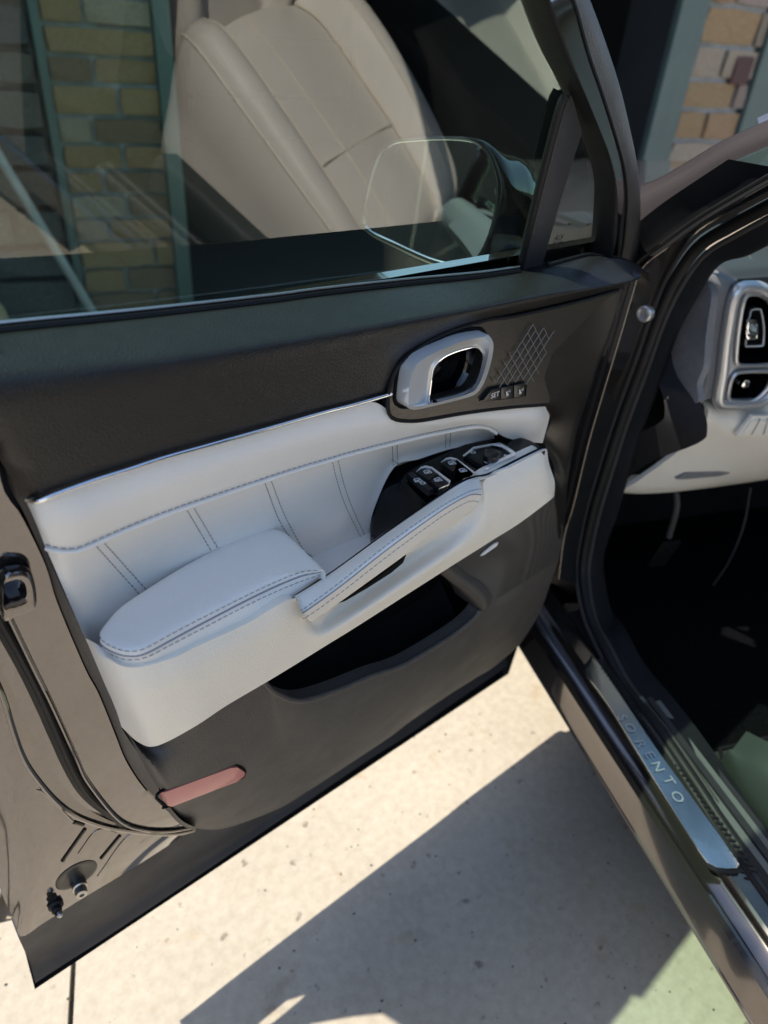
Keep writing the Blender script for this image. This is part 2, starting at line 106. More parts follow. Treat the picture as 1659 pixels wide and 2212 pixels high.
 'lt2': [(0.1491,0.018,0.6438),(0.1503,-0.022,0.6612),(0.1665,-0.022,0.6369),(0.1998,-0.022,0.6195),(0.2359,-0.022,0.6114),(0.2884,-0.022,0.6046),(0.3182,-0.022,0.5901),(0.355,-0.022,0.572),(0.399,-0.022,0.5635),(0.4705,-0.022,0.558),(0.5206,-0.022,0.5541),(0.6022,-0.022,0.557),(0.6451,-0.022,0.5613),(0.6655,-0.022,0.566),(0.6924,-0.022,0.5659),(0.7412,-0.022,0.57),(0.849,0.0,0.5273)],
 'lt3': [(0.1589,0.024,0.5855),(0.1704,0.012,0.557),(0.1871,0.012,0.5271),(0.2178,0.012,0.4972),(0.2547,0.012,0.4789),(0.3153,0.012,0.4604),(0.3566,0.012,0.4542),(0.3979,0.012,0.4485),(0.4426,0.012,0.4464),(0.5204,0.012,0.446),(0.5675,0.012,0.4496),(0.6495,0.012,0.4534),(0.6969,0.012,0.4538),(0.724,0.012,0.4551),(0.7539,0.012,0.4529),(0.7933,0.012,0.4586),(0.8411,0.015,0.4518)],
 'lt4': [(0.1635,0.03,0.5589),(0.1798,0.03,0.5088),(0.1969,0.03,0.4764),(0.2268,0.03,0.4413),(0.2644,0.03,0.4187),(0.3287,0.03,0.395),(0.375,0.03,0.3922),(0.4184,0.03,0.3916),(0.4637,0.03,0.3922),(0.5447,0.03,0.394),(0.591,0.03,0.4007),(0.6739,0.03,0.4049),(0.7236,0.03,0.4039),(0.7534,0.03,0.4037),(0.7847,0.03,0.4006),(0.821,0.03,0.4072),(0.8473,0.03,0.4156)],
 'gl0': [(0.5434,-0.042,0.804),(0.5969,-0.042,0.8109),(0.6708,-0.042,0.8203),(0.7567,-0.03,0.8234)],
 'gl1': [(0.5799,-0.04,0.7542),(0.643,-0.04,0.7566),(0.7138,-0.04,0.7662),(0.838,-0.01,0.7172)],
 'gl2': [(0.6264,-0.04,0.6831),(0.6464,-0.04,0.6886),(0.7142,-0.04,0.6919),(0.8488,-0.01,0.6532)],
 'pp0': [(0.5214,-0.043,0.8045),(0.5444,-0.043,0.7784),(0.5792,-0.043,0.742),(0.6066,-0.043,0.7088),(0.6188,-0.043,0.6858)],
 'pp1': [(0.5245,-0.052,0.815),(0.5485,-0.052,0.7895),(0.5825,-0.052,0.7549),(0.6099,-0.052,0.723),(0.6206,-0.052,0.6995)],
 'pp2': [(0.5518,-0.042,0.8032),(0.5784,-0.042,0.7738),(0.6138,-0.042,0.7406),(0.6402,-0.042,0.7063),(0.644,-0.042,0.6895)],
 'badge': [(0.5958,-0.0445,0.7973),(0.6014,-0.0445,0.801),(0.6194,-0.0445,0.807),(0.6285,-0.0445,0.8059),(0.6259,-0.0445,0.8003),(0.6034,-0.0445,0.7961)],
 'refl': [(0.1478,-0.03,0.6674),(0.2272,-0.03,0.6435),(0.2361,-0.03,0.637),(0.2454,-0.03,0.6192),(0.244,-0.03,0.6133),(0.2343,-0.03,0.6111),(0.1542,-0.03,0.6357),(0.1497,-0.03,0.6415)],
 'refl2': [(0.1488,-0.012,0.6495),(0.1542,-0.012,0.6402),(0.1561,-0.012,0.6127),(0.1514,-0.012,0.6292)],
 'fe1': [(0.7249,-0.017,1.1114),(0.7585,-0.017,1.095),(0.6832,-0.017,1.0479),(0.6771,-0.017,1.0164),(0.6988,-0.017,0.9799),(0.7505,0.0,0.9354),(0.7481,0.0,0.899),(0.7391,-0.03,0.8776),(0.7558,-0.03,0.8229),(0.791,-0.02,0.766),(0.8046,-0.01,0.6543)],
 'fe0': [(0.8534,0.0,1.1054),(0.8502,0.0,1.0987),(0.8444,0.0,1.0352),(0.8343,0.0,0.9982),(0.8291,0.0,0.9573),(0.8226,0.0,0.9031),(0.826,0.0,0.8417),(0.8395,0.0,0.7704),(0.8565,0.0,0.7035),(0.8633,0.0,0.6361),(0.8539,0.0,0.5443)],
 'rO': [(0.0949,0.028,1.1739),(0.0936,0.028,1.1303),(0.0957,0.028,1.0981),(0.0924,0.028,1.0434),(0.0969,0.028,1.0154),(0.1035,0.028,0.9614),(0.1055,0.028,0.9173),(0.1152,0.028,0.8275),(0.122,0.028,0.7873),(0.1293,0.028,0.716),(0.1341,0.028,0.6694),(0.1462,0.028,0.612),(0.1615,0.028,0.5651),(0.1773,0.028,0.5128),(0.1973,0.028,0.4776)],
 'rI': [(0.0924,0.0,1.1833),(0.0927,0.0,1.1415),(0.0957,0.0,1.1073),(0.0962,0.0,1.0485),(0.0975,-0.0,1.0266),(0.0995,0.0,0.9974),(0.1036,0.0,0.9608),(0.115,0.0,0.8789),(0.1228,0.0,0.818),(0.127,0.0,0.7654),(0.1325,0.0,0.7351),(0.1464,0.0,0.6771),(0.1577,0.0,0.6092),(0.1719,-0.0,0.5557),(0.1891,0.0,0.5221)],
 's0': [(0.0874,0.032,1.1739),(0.0857,0.032,1.1306),(0.0904,0.032,1.0978),(0.0868,0.032,1.0433),(0.0944,0.032,1.014),(0.1026,0.032,0.9592),(0.1044,0.032,0.9149),(0.1141,0.032,0.8248),(0.1208,0.032,0.7844),(0.128,0.032,0.7129),(0.1328,0.032,0.6661),(0.1448,0.032,0.6086),(0.16,0.032,0.5616),(0.1789,0.032,0.5082),(0.1989,0.032,0.4729)],
 's1': [(0.0622,0.04,1.1758),(0.0549,0.04,1.1278),(0.0571,0.04,1.0793),(0.0564,0.04,1.0389),(0.0588,0.04,0.9935),(0.0613,0.04,0.9586),(0.0654,0.04,0.9154),(0.0733,0.04,0.8387),(0.0782,0.04,0.794),(0.0867,0.04,0.7008),(0.0914,0.04,0.6557),(0.1125,0.04,0.5652),(0.1386,0.04,0.5172),(0.1678,0.04,0.486),(0.1989,0.04,0.4636)],
 's2': [(0.0435,0.048,1.0177),(0.0504,0.048,0.9483),(0.0643,0.048,0.843),(0.0703,0.048,0.7797),(0.0739,0.048,0.7298),(0.0788,0.048,0.6698),(0.0873,0.048,0.6218),(0.1053,0.048,0.5695),(0.1249,0.048,0.5264)],
 's3': [(0.038,0.058,1.1246),(0.0428,0.058,1.0671),(0.0443,0.058,1.0114),(0.0459,0.058,0.9331),(0.0494,0.058,0.8481),(0.0532,0.058,0.7971),(0.0577,0.058,0.7401),(0.0633,0.058,0.6829),(0.0724,0.058,0.6328),(0.0843,0.058,0.5936),(0.0984,0.058,0.5598),(0.1172,0.058,0.525),(0.143,0.058,0.4872),(0.1729,0.058,0.453),(0.2053,0.058,0.4306)],
 's4': [(0.0281,0.056,1.1103),(0.0321,0.056,1.0515),(0.0338,0.056,0.9849),(0.0367,0.056,0.8964),(0.0427,0.056,0.8204),(0.0419,0.056,0.7684),(0.0423,0.056,0.7248),(0.0467,0.056,0.6881),(0.0585,0.056,0.6323),(0.0733,0.056,0.5893),(0.0959,0.056,0.5485),(0.1167,0.056,0.5191),(0.1525,0.056,0.4751),(0.1818,0.056,0.4456),(0.2063,0.056,0.43)],
 's5': [(0.0133,0.062,1.0747),(0.0108,0.062,1.0027),(0.0095,0.062,0.9179),(0.0082,0.062,0.8105),(0.0138,0.062,0.73),(0.0134,0.062,0.669),(0.0129,0.062,0.6144),(0.0156,0.062,0.5764),(0.0215,0.062,0.5253),(0.0414,0.062,0.5017),(0.0665,0.062,0.4801),(0.0928,0.062,0.4641),(0.1382,0.062,0.4405),(0.1828,0.062,0.4266),(0.2097,0.062,0.4176)],
 's6': [(-0.0025,0.07,1.0358),(-0.0121,0.07,0.9491),(-0.0174,0.07,0.8427),(-0.0239,0.07,0.7125),(-0.0187,0.07,0.6269),(-0.019,0.07,0.5544),(-0.0208,0.07,0.486),(-0.0199,0.07,0.4469),(-0.0199,0.07,0.4035),(0.0066,0.07,0.4037),(0.0354,0.07,0.4046),(0.0678,0.07,0.4036),(0.1239,0.07,0.4018),(0.1845,0.07,0.404),(0.2139,0.07,0.4019)],
 'c0': [(-0.0238,0.078,0.3913),(0.0065,0.078,0.3893),(0.0357,0.078,0.3903),(0.0686,0.078,0.3892),(0.1262,0.078,0.3877),(0.2143,0.078,0.3921),(0.2756,0.078,0.3902),(0.3733,0.078,0.3932),(0.5,0.078,0.4059),(0.583,0.078,0.4166),(0.7177,0.078,0.4205),(0.8672,0.078,0.4348)],
 'c1': [(-0.0246,0.094,0.3022),(0.003,0.094,0.2962),(0.04,0.094,0.2934),(0.0922,0.094,0.2906),(0.1482,0.094,0.2922),(0.2305,0.094,0.2875),(0.2954,0.094,0.2854),(0.4014,0.094,0.2885),(0.5285,0.094,0.3035),(0.6254,0.094,0.3068),(0.7608,0.094,0.3163),(0.9156,0.094,0.3219)],
 'c2': [(-0.0281,0.085,0.2578),(0.0113,0.085,0.2574),(0.0629,0.085,0.2552),(0.1181,0.085,0.2552),(0.192,0.085,0.2561),(0.272,0.085,0.2584),(0.3623,0.085,0.2613),(0.4528,0.085,0.2635),(0.5556,0.085,0.2664),(0.642,0.085,0.2624),(0.7667,0.085,0.2686),(0.9219,0.085,0.2741)],
 'plug1': [(0.0554,0.062,0.4504),(0.0566,0.062,0.4669)],
 'plugc': [(0.0562,0.064,0.4684)],
 'plug2': [(0.0248,0.066,0.4323),(0.025,0.066,0.4423)],
 'ribs': [(0.0464,0.061,0.5157),(0.079,0.061,0.5499),(0.0647,0.061,0.5126),(0.0908,0.061,0.5353),(0.111,0.061,0.51),(0.0869,0.061,0.4775),(0.1143,0.061,0.5),(0.0777,0.061,0.4464),(0.1281,0.061,0.4917),(0.1716,0.061,0.4507),(0.0436,0.061,0.652),(0.0488,0.061,0.6518),(0.0701,0.061,0.5725),(0.0786,0.061,0.559)],
 'latch': [(0.0679,0.03,0.969),(0.0777,0.03,0.9717),(0.0862,0.03,0.9678),(0.0899,0.03,0.9586),(0.089,0.03,0.9403),(0.0851,0.03,0.9264),(0.0754,0.03,0.9234),(0.0675,0.03,0.9242),(0.0586,0.03,0.9267)],
 'latchi': [(0.067,0.034,0.9597),(0.0752,0.034,0.9617),(0.0794,0.034,0.9593),(0.0813,0.034,0.9534),(0.0802,0.034,0.944),(0.0764,0.034,0.9415),(0.0679,0.034,0.9424),(0.0634,0.034,0.9436)],
 'f1': [(0.5047,-0.0371,1.407),(0.5392,-0.0301,1.3835),(0.5896,-0.0193,1.3477),(0.6439,-0.0102,1.3172),(0.6797,-0.0031,1.2937),(0.7226,0.0059,1.2637),(0.7634,0.016,1.2302),(0.7973,0.0291,1.1864),(0.8228,0.0406,1.1479),(0.8374,0.0479,1.1235)],
 'f2': [(0.51,-0.0552,1.4074),(0.5474,-0.0484,1.3846),(0.5972,-0.0378,1.3492),(0.6534,-0.0268,1.3126),(0.7123,-0.0153,1.2742),(0.7423,-0.009,1.2535),(0.7739,-0.0011,1.227),(0.8094,0.0102,1.1894),(0.8381,0.0218,1.1507),(0.8507,0.0298,1.1242)],
 'f3': [(0.5706,-0.0269,1.413),(0.6122,-0.0195,1.3882),(0.6646,-0.0079,1.3496),(0.7184,0.003,1.3132),(0.7769,0.0154,1.2721),(0.8223,0.0257,1.2378),(0.8603,0.0364,1.2019),(0.8836,0.0449,1.1736),(0.9121,0.0565,1.1349),(0.933,0.0667,1.1011)],
 'f4': [(0.6134,-0.0101,1.417),(0.6576,-0.0022,1.3908),(0.7083,0.0072,1.3593),(0.7695,0.0193,1.3189),(0.8372,0.0346,1.2681),(0.8792,0.0447,1.2343),(0.9203,0.0559,1.1971),(0.9499,0.065,1.1667),(1.0003,0.0823,1.1091),(1.0184,0.0925,1.075)],
 'bar': [(0.6335,-0.0128,1.3128),(0.6439,-0.0138,1.316),(0.6858,-0.004,1.2833),(0.7009,0.0169,1.2137),(0.7241,0.0432,1.1259),(0.6871,0.0428,1.1274),(0.6642,0.0176,1.2114)],
 'barseal': [(0.6367,-0.0117,1.3158),(0.6366,-0.007,1.3001),(0.6586,0.0184,1.2153),(0.6836,0.0448,1.1274)],
 'qg': [(0.6489,-0.0078,1.3158),(0.6983,0.0029,1.2805),(0.7673,0.0181,1.2298),(0.8052,0.0323,1.1824),(0.8295,0.0438,1.1442),(0.8397,0.049,1.1265),(0.8008,0.0489,1.127),(0.7483,0.0496,1.1246),(0.7321,0.0512,1.1194)],
 'mark': [(0.7324,0.0343,1.1655),(0.7337,0.036,1.1601),(0.7325,0.037,1.1567),(0.7317,0.0382,1.1528),(0.7447,0.0376,1.1546)],
 'glass': [(0.006,0.035,1.1667),(0.112,0.0368,1.1606),(0.6947,0.0478,1.124),(0.6479,-0.0056,1.3019),(0.5097,-0.0372,1.4074)],
 'mg': [(0.6678,0.2669,1.2345),(0.6812,0.24,1.2411),(0.6961,0.2099,1.2465),(0.7119,0.1772,1.2485),(0.7197,0.1598,1.2422),(0.7241,0.148,1.2294),(0.7275,0.1365,1.2051),(0.7267,0.1327,1.1762),(0.723,0.1347,1.1453),(0.7178,0.1413,1.1212),(0.7123,0.1506,1.11),(0.7039,0.1671,1.1039),(0.6882,0.2002,1.1052),(0.6678,0.2447,1.1155),(0.6501,0.2838,1.1265),(0.6475,0.292,1.1411),(0.6533,0.2887,1.1878),(0.6598,0.2807,1.2193)],
 'mh': [(0.6668,0.2696,1.2373),(0.6813,0.2405,1.2441),(0.6961,0.2105,1.25),(0.7145,0.1727,1.2532),(0.7235,0.1526,1.2466),(0.7292,0.1376,1.2309),(0.7329,0.125,1.2042),(0.7304,0.1247,1.1748),(0.726,0.1282,1.1437),(0.7205,0.1346,1.1167),(0.7137,0.1463,1.1026),(0.7039,0.1658,1.0969),(0.6881,0.1992,1.0994),(0.6677,0.2438,1.1096),(0.6488,0.2857,1.1213),(0.6444,0.2982,1.1401),(0.6503,0.2948,1.188),(0.6579,0.2852,1.2214)],
 'mh2': [(0.7374,0.3298,1.2296),(0.7555,0.2939,1.2398),(0.7758,0.2517,1.2417),(0.7927,0.2161,1.2406),(0.8066,0.1853,1.2314),(0.8178,0.1593,1.2173),(0.8233,0.1421,1.1872),(0.8232,0.1359,1.1534),(0.8212,0.1335,1.1176),(0.8132,0.1443,1.0856),(0.7971,0.1758,1.0741),(0.7759,0.2193,1.0692),(0.754,0.2659,1.0732),(0.7381,0.301,1.083),(0.7254,0.3308,1.1005),(0.7194,0.3477,1.1236),(0.7221,0.3502,1.1672),(0.7292,0.3422,1.2046)],
 'ap_hl': [(-0.2434,-0.02,1.2563),(-0.1887,-0.02,1.2183),(-0.1385,-0.02,1.1819),(-0.0905,-0.02,1.1411),(-0.0431,-0.02,1.0961),(-0.0365,-0.02,1.0475),(-0.0349,-0.02,0.9979),(-0.0298,-0.02,0.8963),(-0.0266,-0.02,0.801),(-0.0306,-0.02,0.6789),(-0.0281,-0.02,0.6073),(-0.0453,-0.02,0.5194)],
 'ap_seal': [(-0.1669,0.06,1.2345),(-0.1488,0.055,1.2176),(-0.0994,0.05,1.1814),(-0.0508,0.045,1.1402),(-0.0261,0.04,1.0775),(-0.0156,0.04,1.0003),(-0.0105,0.04,0.9357),(0.0007,0.04,0.8356),(0.0053,0.04,0.7409),(0.007,0.04,0.6296),(-0.0058,0.04,0.5272),(-0.0337,0.035,0.4851),(-0.0935,0.025,0.4512),(-0.1602,0.02,0.4357),(-0.2427,0.015,0.4251),(-0.3474,0.01,0.4396),(-0.4424,0.01,0.4337),(-0.5256,0.01,0.4283),(-0.5982,0.01,0.4286),(-0.6941,0.01,0.4323)],
 'ap_seal2': [(-0.1715,0.08,1.2145),(-0.1536,0.075,1.197),(-0.1051,0.07,1.1591),(-0.0574,0.065,1.1162),(-0.0339,0.06,1.0517),(-0.023,0.06,0.9918),(-0.019,0.06,0.9271),(-0.0096,0.06,0.8269),(-0.0067,0.06,0.7324),(-0.0068,0.06,0.6215),(-0.0179,0.06,0.5265),(-0.0457,0.055,0.4846),(-0.1046,0.045,0.4502),(-0.1637,0.04,0.4443),(-0.2451,0.035,0.4322),(-0.3484,0.03,0.4443),(-0.4392,0.03,0.4412),(-0.5223,0.03,0.4338),(-0.5948,0.03,0.4324),(-0.6911,0.03,0.4338)],
 'ap_trim': [(-0.1768,0.105,1.1913),(-0.1592,0.1,1.173),(-0.1118,0.095,1.1333),(-0.0669,0.09,1.1055),(-0.0453,0.085,1.0407),(-0.0298,0.085,0.9782),(-0.0271,0.085,0.9129),(-0.0197,0.085,0.8122),(-0.0185,0.085,0.7173),(-0.0207,0.085,0.6063),(-0.018,0.085,0.518),(-0.046,0.08,0.4756),(-0.1048,0.07,0.4405),(-0.1562,0.065,0.4458),(-0.2376,0.06,0.4321),(-0.3409,0.055,0.4421),(-0.4301,0.055,0.439),(-0.514,0.055,0.43),(-0.5874,0.055,0.427),(-0.685,0.055,0.4264)],
 'ap_pl0': [(0.0397,-0.0,1.1922),(-0.0002,0.0,1.2093),(-0.0406,-0.0,1.2324),(-0.0995,0.0,1.2672),(-0.1684,-0.0,1.2991),(-0.2258,0.0,1.3236)],
 'ap_pl1': [(0.002,-0.02,1.1746),(-0.0362,-0.02,1.1973),(-0.076,-0.02,1.2207),(-0.1321,-0.02,1.2566),(-0.197,-0.02,1.2885),(-0.2526,-0.02,1.3128)],
 'ap_pl2': [(-0.0084,-0.02,1.1507),(-0.0519,-0.02,1.1828),(-0.0874,-0.02,1.2078),(-0.1371,-0.02,1.2436),(-0.2029,-0.02,1.2773),(-0.258,-0.02,1.3028)],
 'bodyplug': [(-0.0513,-0.0,1.0328)],
 'scr': [(-0.0685,-0.0,0.4172)],
 'scuff': [(-0.1994,-0.0288,0.434),(-0.1862,-0.0162,0.434),(-0.1798,-0.0025,0.434),(-0.185,0.0051,0.434),(-0.3618,-0.0009,0.434),(-0.4763,-0.0,0.434),(-0.5706,0.0005,0.434),(-0.5765,-0.0061,0.434),(-0.5762,-0.0151,0.434),(-0.5669,-0.0366,0.434),(-0.5531,-0.0432,0.434),(-0.4636,-0.0397,0.434),(-0.3739,-0.0349,0.434),(-0.2829,-0.0296,0.434),(-0.2081,-0.0313,0.434)],
 'letters': [(-0.3096,-0.0232,0.4352),(-0.3314,-0.0222,0.4352),(-0.3626,-0.023,0.4352),(-0.3849,-0.0208,0.4352),(-0.4076,-0.0213,0.4352),(-0.4334,-0.0188,0.4352),(-0.4611,-0.0231,0.4352)],
 'tread': [(-0.3577,0.0053,0.4335),(-0.3576,0.012,0.4335),(-0.5907,0.0165,0.4335),(-0.5846,-0.0074,0.4335)],
 'seatside': [(-0.3632,0.1437,0.45),(-0.3574,0.1659,0.45),(-0.3627,0.204,0.45),(-0.3666,0.2366,0.45),(-0.4257,0.1843,0.45),(-0.4105,0.1495,0.45)],
 'cap': [(-0.0249,0.11,1.0707),(-0.0152,0.11,1.0553),(-0.0053,0.11,1.0267),(0.0006,0.11,1.0011),(0.0068,0.11,0.9746),(0.0094,0.11,0.9487),(0.01,0.11,0.9272),(0.0019,0.11,0.9061),(-0.0277,0.11,0.883),(-0.0718,0.11,0.8824),(-0.0961,0.11,0.9041),(-0.0828,0.11,0.9242),(-0.0823,0.11,0.9431),(-0.0831,0.11,0.9569),(-0.0697,0.11,0.9907),(-0.0608,0.11,1.0194),(-0.0537,0.11,1.048),(-0.0494,0.11,1.0601),(-0.0381,0.11,1.0674)],
 'roll0': [(-0.01,0.123,1.0665),(-0.01,0.1363,1.0594),(-0.01,0.1465,1.0491),(-0.01,0.1527,1.0298),(-0.01,0.1586,0.9993),(-0.01,0.1646,0.972),(-0.01,0.179,0.9248),(-0.01,0.1843,0.8923),(-0.01,0.1905,0.8632)],
 'roll1': [(-0.012,0.1298,1.0756),(-0.012,0.1513,1.0673),(-0.012,0.1626,1.0583),(-0.012,0.1684,1.048),(-0.012,0.1712,1.026),(-0.012,0.1786,0.9926),(-0.012,0.1878,0.9579),(-0.012,0.2018,0.907),(-0.012,0.2116,0.8612)],
 'roll2': [(0.02,0.1857,1.0678),(0.02,0.2158,1.0564),(0.02,0.2084,1.0474),(0.02,0.2064,1.0369),(0.02,0.2091,1.0209),(0.02,0.2177,0.9864),(0.02,0.2279,0.9434),(0.02,0.2404,0.8983),(0.02,0.2537,0.8414)],
 'vo': [(0.0,0.2334,0.8555),(-0.0,0.2248,0.8853),(-0.0,0.2198,0.9081),(-0.0,0.2048,0.9595),(-0.0,0.1946,1.0039),(-0.0,0.1887,1.0333),(-0.0,0.189,1.0476),(0.0,0.1965,1.0558),(-0.0,0.2134,1.0568),(0.0,0.2296,1.0558),(-0.0,0.251,1.0476),(-0.0,0.2677,1.0394),(-0.0,0.2939,1.0118),(0.0,0.3298,0.9541),(0.0,0.3534,0.9083),(0.0,0.3538,0.8774),(0.0,0.3396,0.8499),(-0.0,0.3159,0.8427),(0.0,0.271,0.8443),(-0.0,0.2434,0.8478)],
 'v1': [(-0.004,0.2367,0.9324),(-0.004,0.2245,0.9672),(-0.004,0.2146,1.002),(-0.004,0.2087,1.0289),(-0.004,0.2092,1.0407),(-0.004,0.2168,1.045),(-0.004,0.236,1.0446),(-0.004,0.2548,1.0423),(-0.004,0.2715,1.0273),(-0.004,0.2994,0.9853),(-0.004,0.3236,0.9414),(-0.004,0.3251,0.9235),(-0.004,0.2952,0.9206),(-0.004,0.2537,0.922),(-0.004,0.243,0.9255)],
 'v2': [(-0.004,0.2491,0.8641),(-0.004,0.2439,0.8829),(-0.004,0.2427,0.8981),(-0.004,0.2477,0.9083),(-0.004,0.2621,0.9105),(-0.004,0.2916,0.9096),(-0.004,0.3168,0.9075),(-0.004,0.3269,0.9009),(-0.004,0.3298,0.8869),(-0.004,0.3237,0.8655),(-0.004,0.3083,0.8523),(-0.004,0.2821,0.8517),(-0.004,0.2574,0.8566)],
 'v1s': [(0.012,0.258,0.9525),(0.012,0.2497,0.9813),(0.012,0.2425,1.0091),(0.012,0.2437,1.0159),(0.012,0.2572,1.0169),(0.012,0.264,1.0126),(0.012,0.2827,0.9843),(0.012,0.2956,0.9538),(0.012,0.2924,0.9496),(0.012,0.2667,0.9499)],
 'v1k': [(-0.02,0.2273,0.9979),(-0.02,0.234,1.001),(-0.02,0.2457,1.002),(-0.02,0.2514,0.993),(-0.02,0.2603,0.9733),(-0.02,0.258,0.9692),(-0.02,0.239,0.9714)],
 'v2s': [(0.004,0.2578,0.8876),(0.004,0.2621,0.8896),(0.004,0.2702,0.8746),(0.004,0.2724,0.8651),(0.004,0.2639,0.8688)],
 'v2k': [(-0.012,0.2756,0.8876),(-0.012,0.2789,0.892),(-0.012,0.2884,0.8899),(-0.012,0.2908,0.8806),(-0.012,0.2847,0.8748),(-0.012,0.2746,0.8801)],
 'knee0': [(0.01,0.2164,0.8487),(0.01,0.2546,0.8416),(0.01,0.3013,0.8398),(0.01,0.3708,0.8365),(0.01,0.4738,0.8386)],
 'knee1': [(-0.015,0.2193,0.8329),(-0.015,0.2453,0.8161),(-0.015,0.298,0.7997),(-0.015,0.3749,0.7808),(-0.015,0.4867,0.768)],
 'knee2': [(-0.0,0.2192,0.7707),(0.0,0.2607,0.7575),(0.0,0.3204,0.7357),(0.0,0.4163,0.7199),(-0.0,0.5281,0.7158)],
 'knee3': [(0.04,0.1301,0.6445),(0.04,0.199,0.6311),(0.04,0.3064,0.6274),(0.04,0.4921,0.6318),(0.04,0.6046,0.6419)],
 'kn_slot': [(0.012,0.2286,0.6782),(0.012,0.2448,0.69),(0.012,0.3268,0.6846),(0.012,0.3543,0.6782),(0.012,0.3312,0.6738),(0.012,0.2467,0.6756)],
 'kn_btn': [(-0.024,0.2888,0.7884),(-0.024,0.308,0.8277),(-0.024,0.3626,0.825),(-0.024,0.3839,0.7801)],
 'kick0': [(-0.0021,0.1,0.9344),(-0.0497,0.1,0.9441),(-0.0933,0.1,0.933),(-0.1097,0.1,0.9153),(-0.1355,0.1,0.9025),(-0.1387,0.1,0.8836),(-0.1236,0.1,0.8512)],
 'hudtop': [(0.0,0.0371,1.0412)],
 'svent': [(0.1492,0.3,1.0709),(0.1318,0.3,1.0831),(0.0667,0.3,1.0529),(0.1089,0.3,1.0431)],
 'dashtop': [(0.0898,0.2,1.0475),(0.0523,0.2,1.1017)],
 'apt0': [(-0.009,0.12,1.1102),(-0.0328,0.12,1.1368),(-0.0695,0.12,1.1581),(-0.1134,0.12,1.1858)],
 'apt1': [(0.0342,0.17,1.0973),(0.0064,0.17,1.1126),(-0.0235,0.17,1.1388),(-0.0704,0.17,1.1726)],
}
# ---------------------------------------------------------------- helpers
HG = Vector((1.0, 0.08, 0)); FW = Vector((.394, .919, 0)).normalized(); RT = Vector((FW.y, -FW.x, 0))
def car(a, b, z): return HG + FW*a + RT*b + Vector((0, 0, z))
def kc(name): return [car(*p) for p in K[name]]
def kw(name): return [Vector(p) for p in K[name]]
V = Vector
def cr4(p0, p1, p2, p3, t):
    return 0.5*((2*p1)+(p2-p0)*t+(2*p0-5*p1+4*p2-p3)*t*t+(3*p1-p0-3*p2+p3)*t*t*t)
def ridx(P, k, closed=False):
    n = len(P); out = []
    for i in range(n if closed else n-1):
        if closed: q = [P[(i-1) % n], P[i], P[(i+1) % n], P[(i+2) % n]]
        else: q = [P[i-1] if i else 2*P[0]-P[1], P[i], P[i+1], P[i+2] if i+2 < n else 2*P[-1]-P[-2]]
        for j in range(k): out.append(cr4(*q, j/k))
    if not closed: out.append(P[-1].copy())
    return out
def rlen(P, n, closed=False, dense=6):
    D = ridx(P, dense, closed)
    if closed: D.append(D[0].copy())
    L = [0]
    for i in range(1, len(D)): L.append(L[-1]+(D[i]-D[i-1]).length)
    out = []; m = n if closed else n-1; j = 0
    for i in range(n):
        s = L[-1]*i/m
        while j < len(L)-2 and L[j+1] < s: j += 1
        d = L[j+1]-L[j]
        out.append(D[j].lerp(D[j+1], 0 if d == 0 else min(1, (s-L[j])/d)))
    return out
def rx(P, n, ax=0):
    D = ridx(P, 6); a, b = D[0][ax], D[-1][ax]; out = []; j = 0; sg = 1 if b > a else -1
    for i in range(n):
        x = a+(b-a)*i/(n-1)
        while j < len(D)-2 and (D[j+1][ax]-x)*sg < 0: j += 1
        d = D[j+1][ax]-D[j][ax]
        t = 0 if abs(d) < 1e-9 else max(0, min(1, (x-D[j][ax])/d))
        out.append(D[j].lerp(D[j+1], t))
    return out
def link(name, me, mat=None, parent=None, smooth=True, ang=40):
    if mat is not None and not me.materials: me.materials.append(mat)
    vs = [v.co for v in me.vertices]
    c = V((sum(v.x for v in vs)/len(vs), sum(v.y for v in vs)/len(vs), sum(v.z for v in vs)/len(vs)))
    for v in me.vertices: v.co -= c
    if smooth:
        me.shade_smooth()
        try: me.set_sharp_from_angle(angle=math.radians(ang))
        except Exception: pass
    o = bpy.data.objects.new(name, me); S.collection.objects.link(o)
    o.location = c
    if parent is not None: attach(o, parent)
    return o
WL = {}
def attach(o, parent):
    pw = WL.get(parent.name, parent.location.copy())
    WL[o.name] = o.location.copy()
    o.parent = parent; o.location = o.location-pw
def bmo(name, bm, mat, parent=None, smooth=True, ang=40, recalc=True):
    if recalc: bmesh.ops.recalc_face_normals(bm, faces=bm.faces)
    me = bpy.data.meshes.new(name); bm.to_mesh(me); bm.free()
    o = link(name, me, mat, parent, smooth, ang)
    if o.parent is None: WL[o.name] = o.location.copy()
    return o
def grid_bm(rows, skirt=None, bm=None, closed=False):
    bm = bm or bmesh.new()
    vr = [[bm.verts.new(p) for p in r] for r in rows]
    n = len(rows[0])
    for a, b in zip(vr[:-1], vr[1:]):
        for i in range(n if closed else n-1):
            try: bm.faces.new((a[i], a[(i+1) % n], b[(i+1) % n], b[i]))
            except ValueError: pass
    if skirt is not None:
        loop = vr[0]+[r[-1] for r in vr[1:]]+vr[-1][::-1][1:]+[r[0] for r in vr[::-1]][1:-1]
        sk = [bm.verts.new(v.co+skirt) for v in loop]; m = len(loop)
        for i in range(m): bm.faces.new((loop[i], loop[(i+1) % m], sk[(i+1) % m], sk[i]))
    return bm
def rows_of(rows, mode='len', n=60, m=4):
    if mode == 'len': R = [rlen(r, n) for r in rows]
    elif mode == 'x': R = [rx(r, n) for r in rows]
    elif mode == 'idx': R = [ridx(r, n) for r in rows]
    else: R = rows
    cols = list(zip(*R))
    cols = [ridx(list(c), m) for c in cols]
    return [list(r) for r in zip(*cols)]
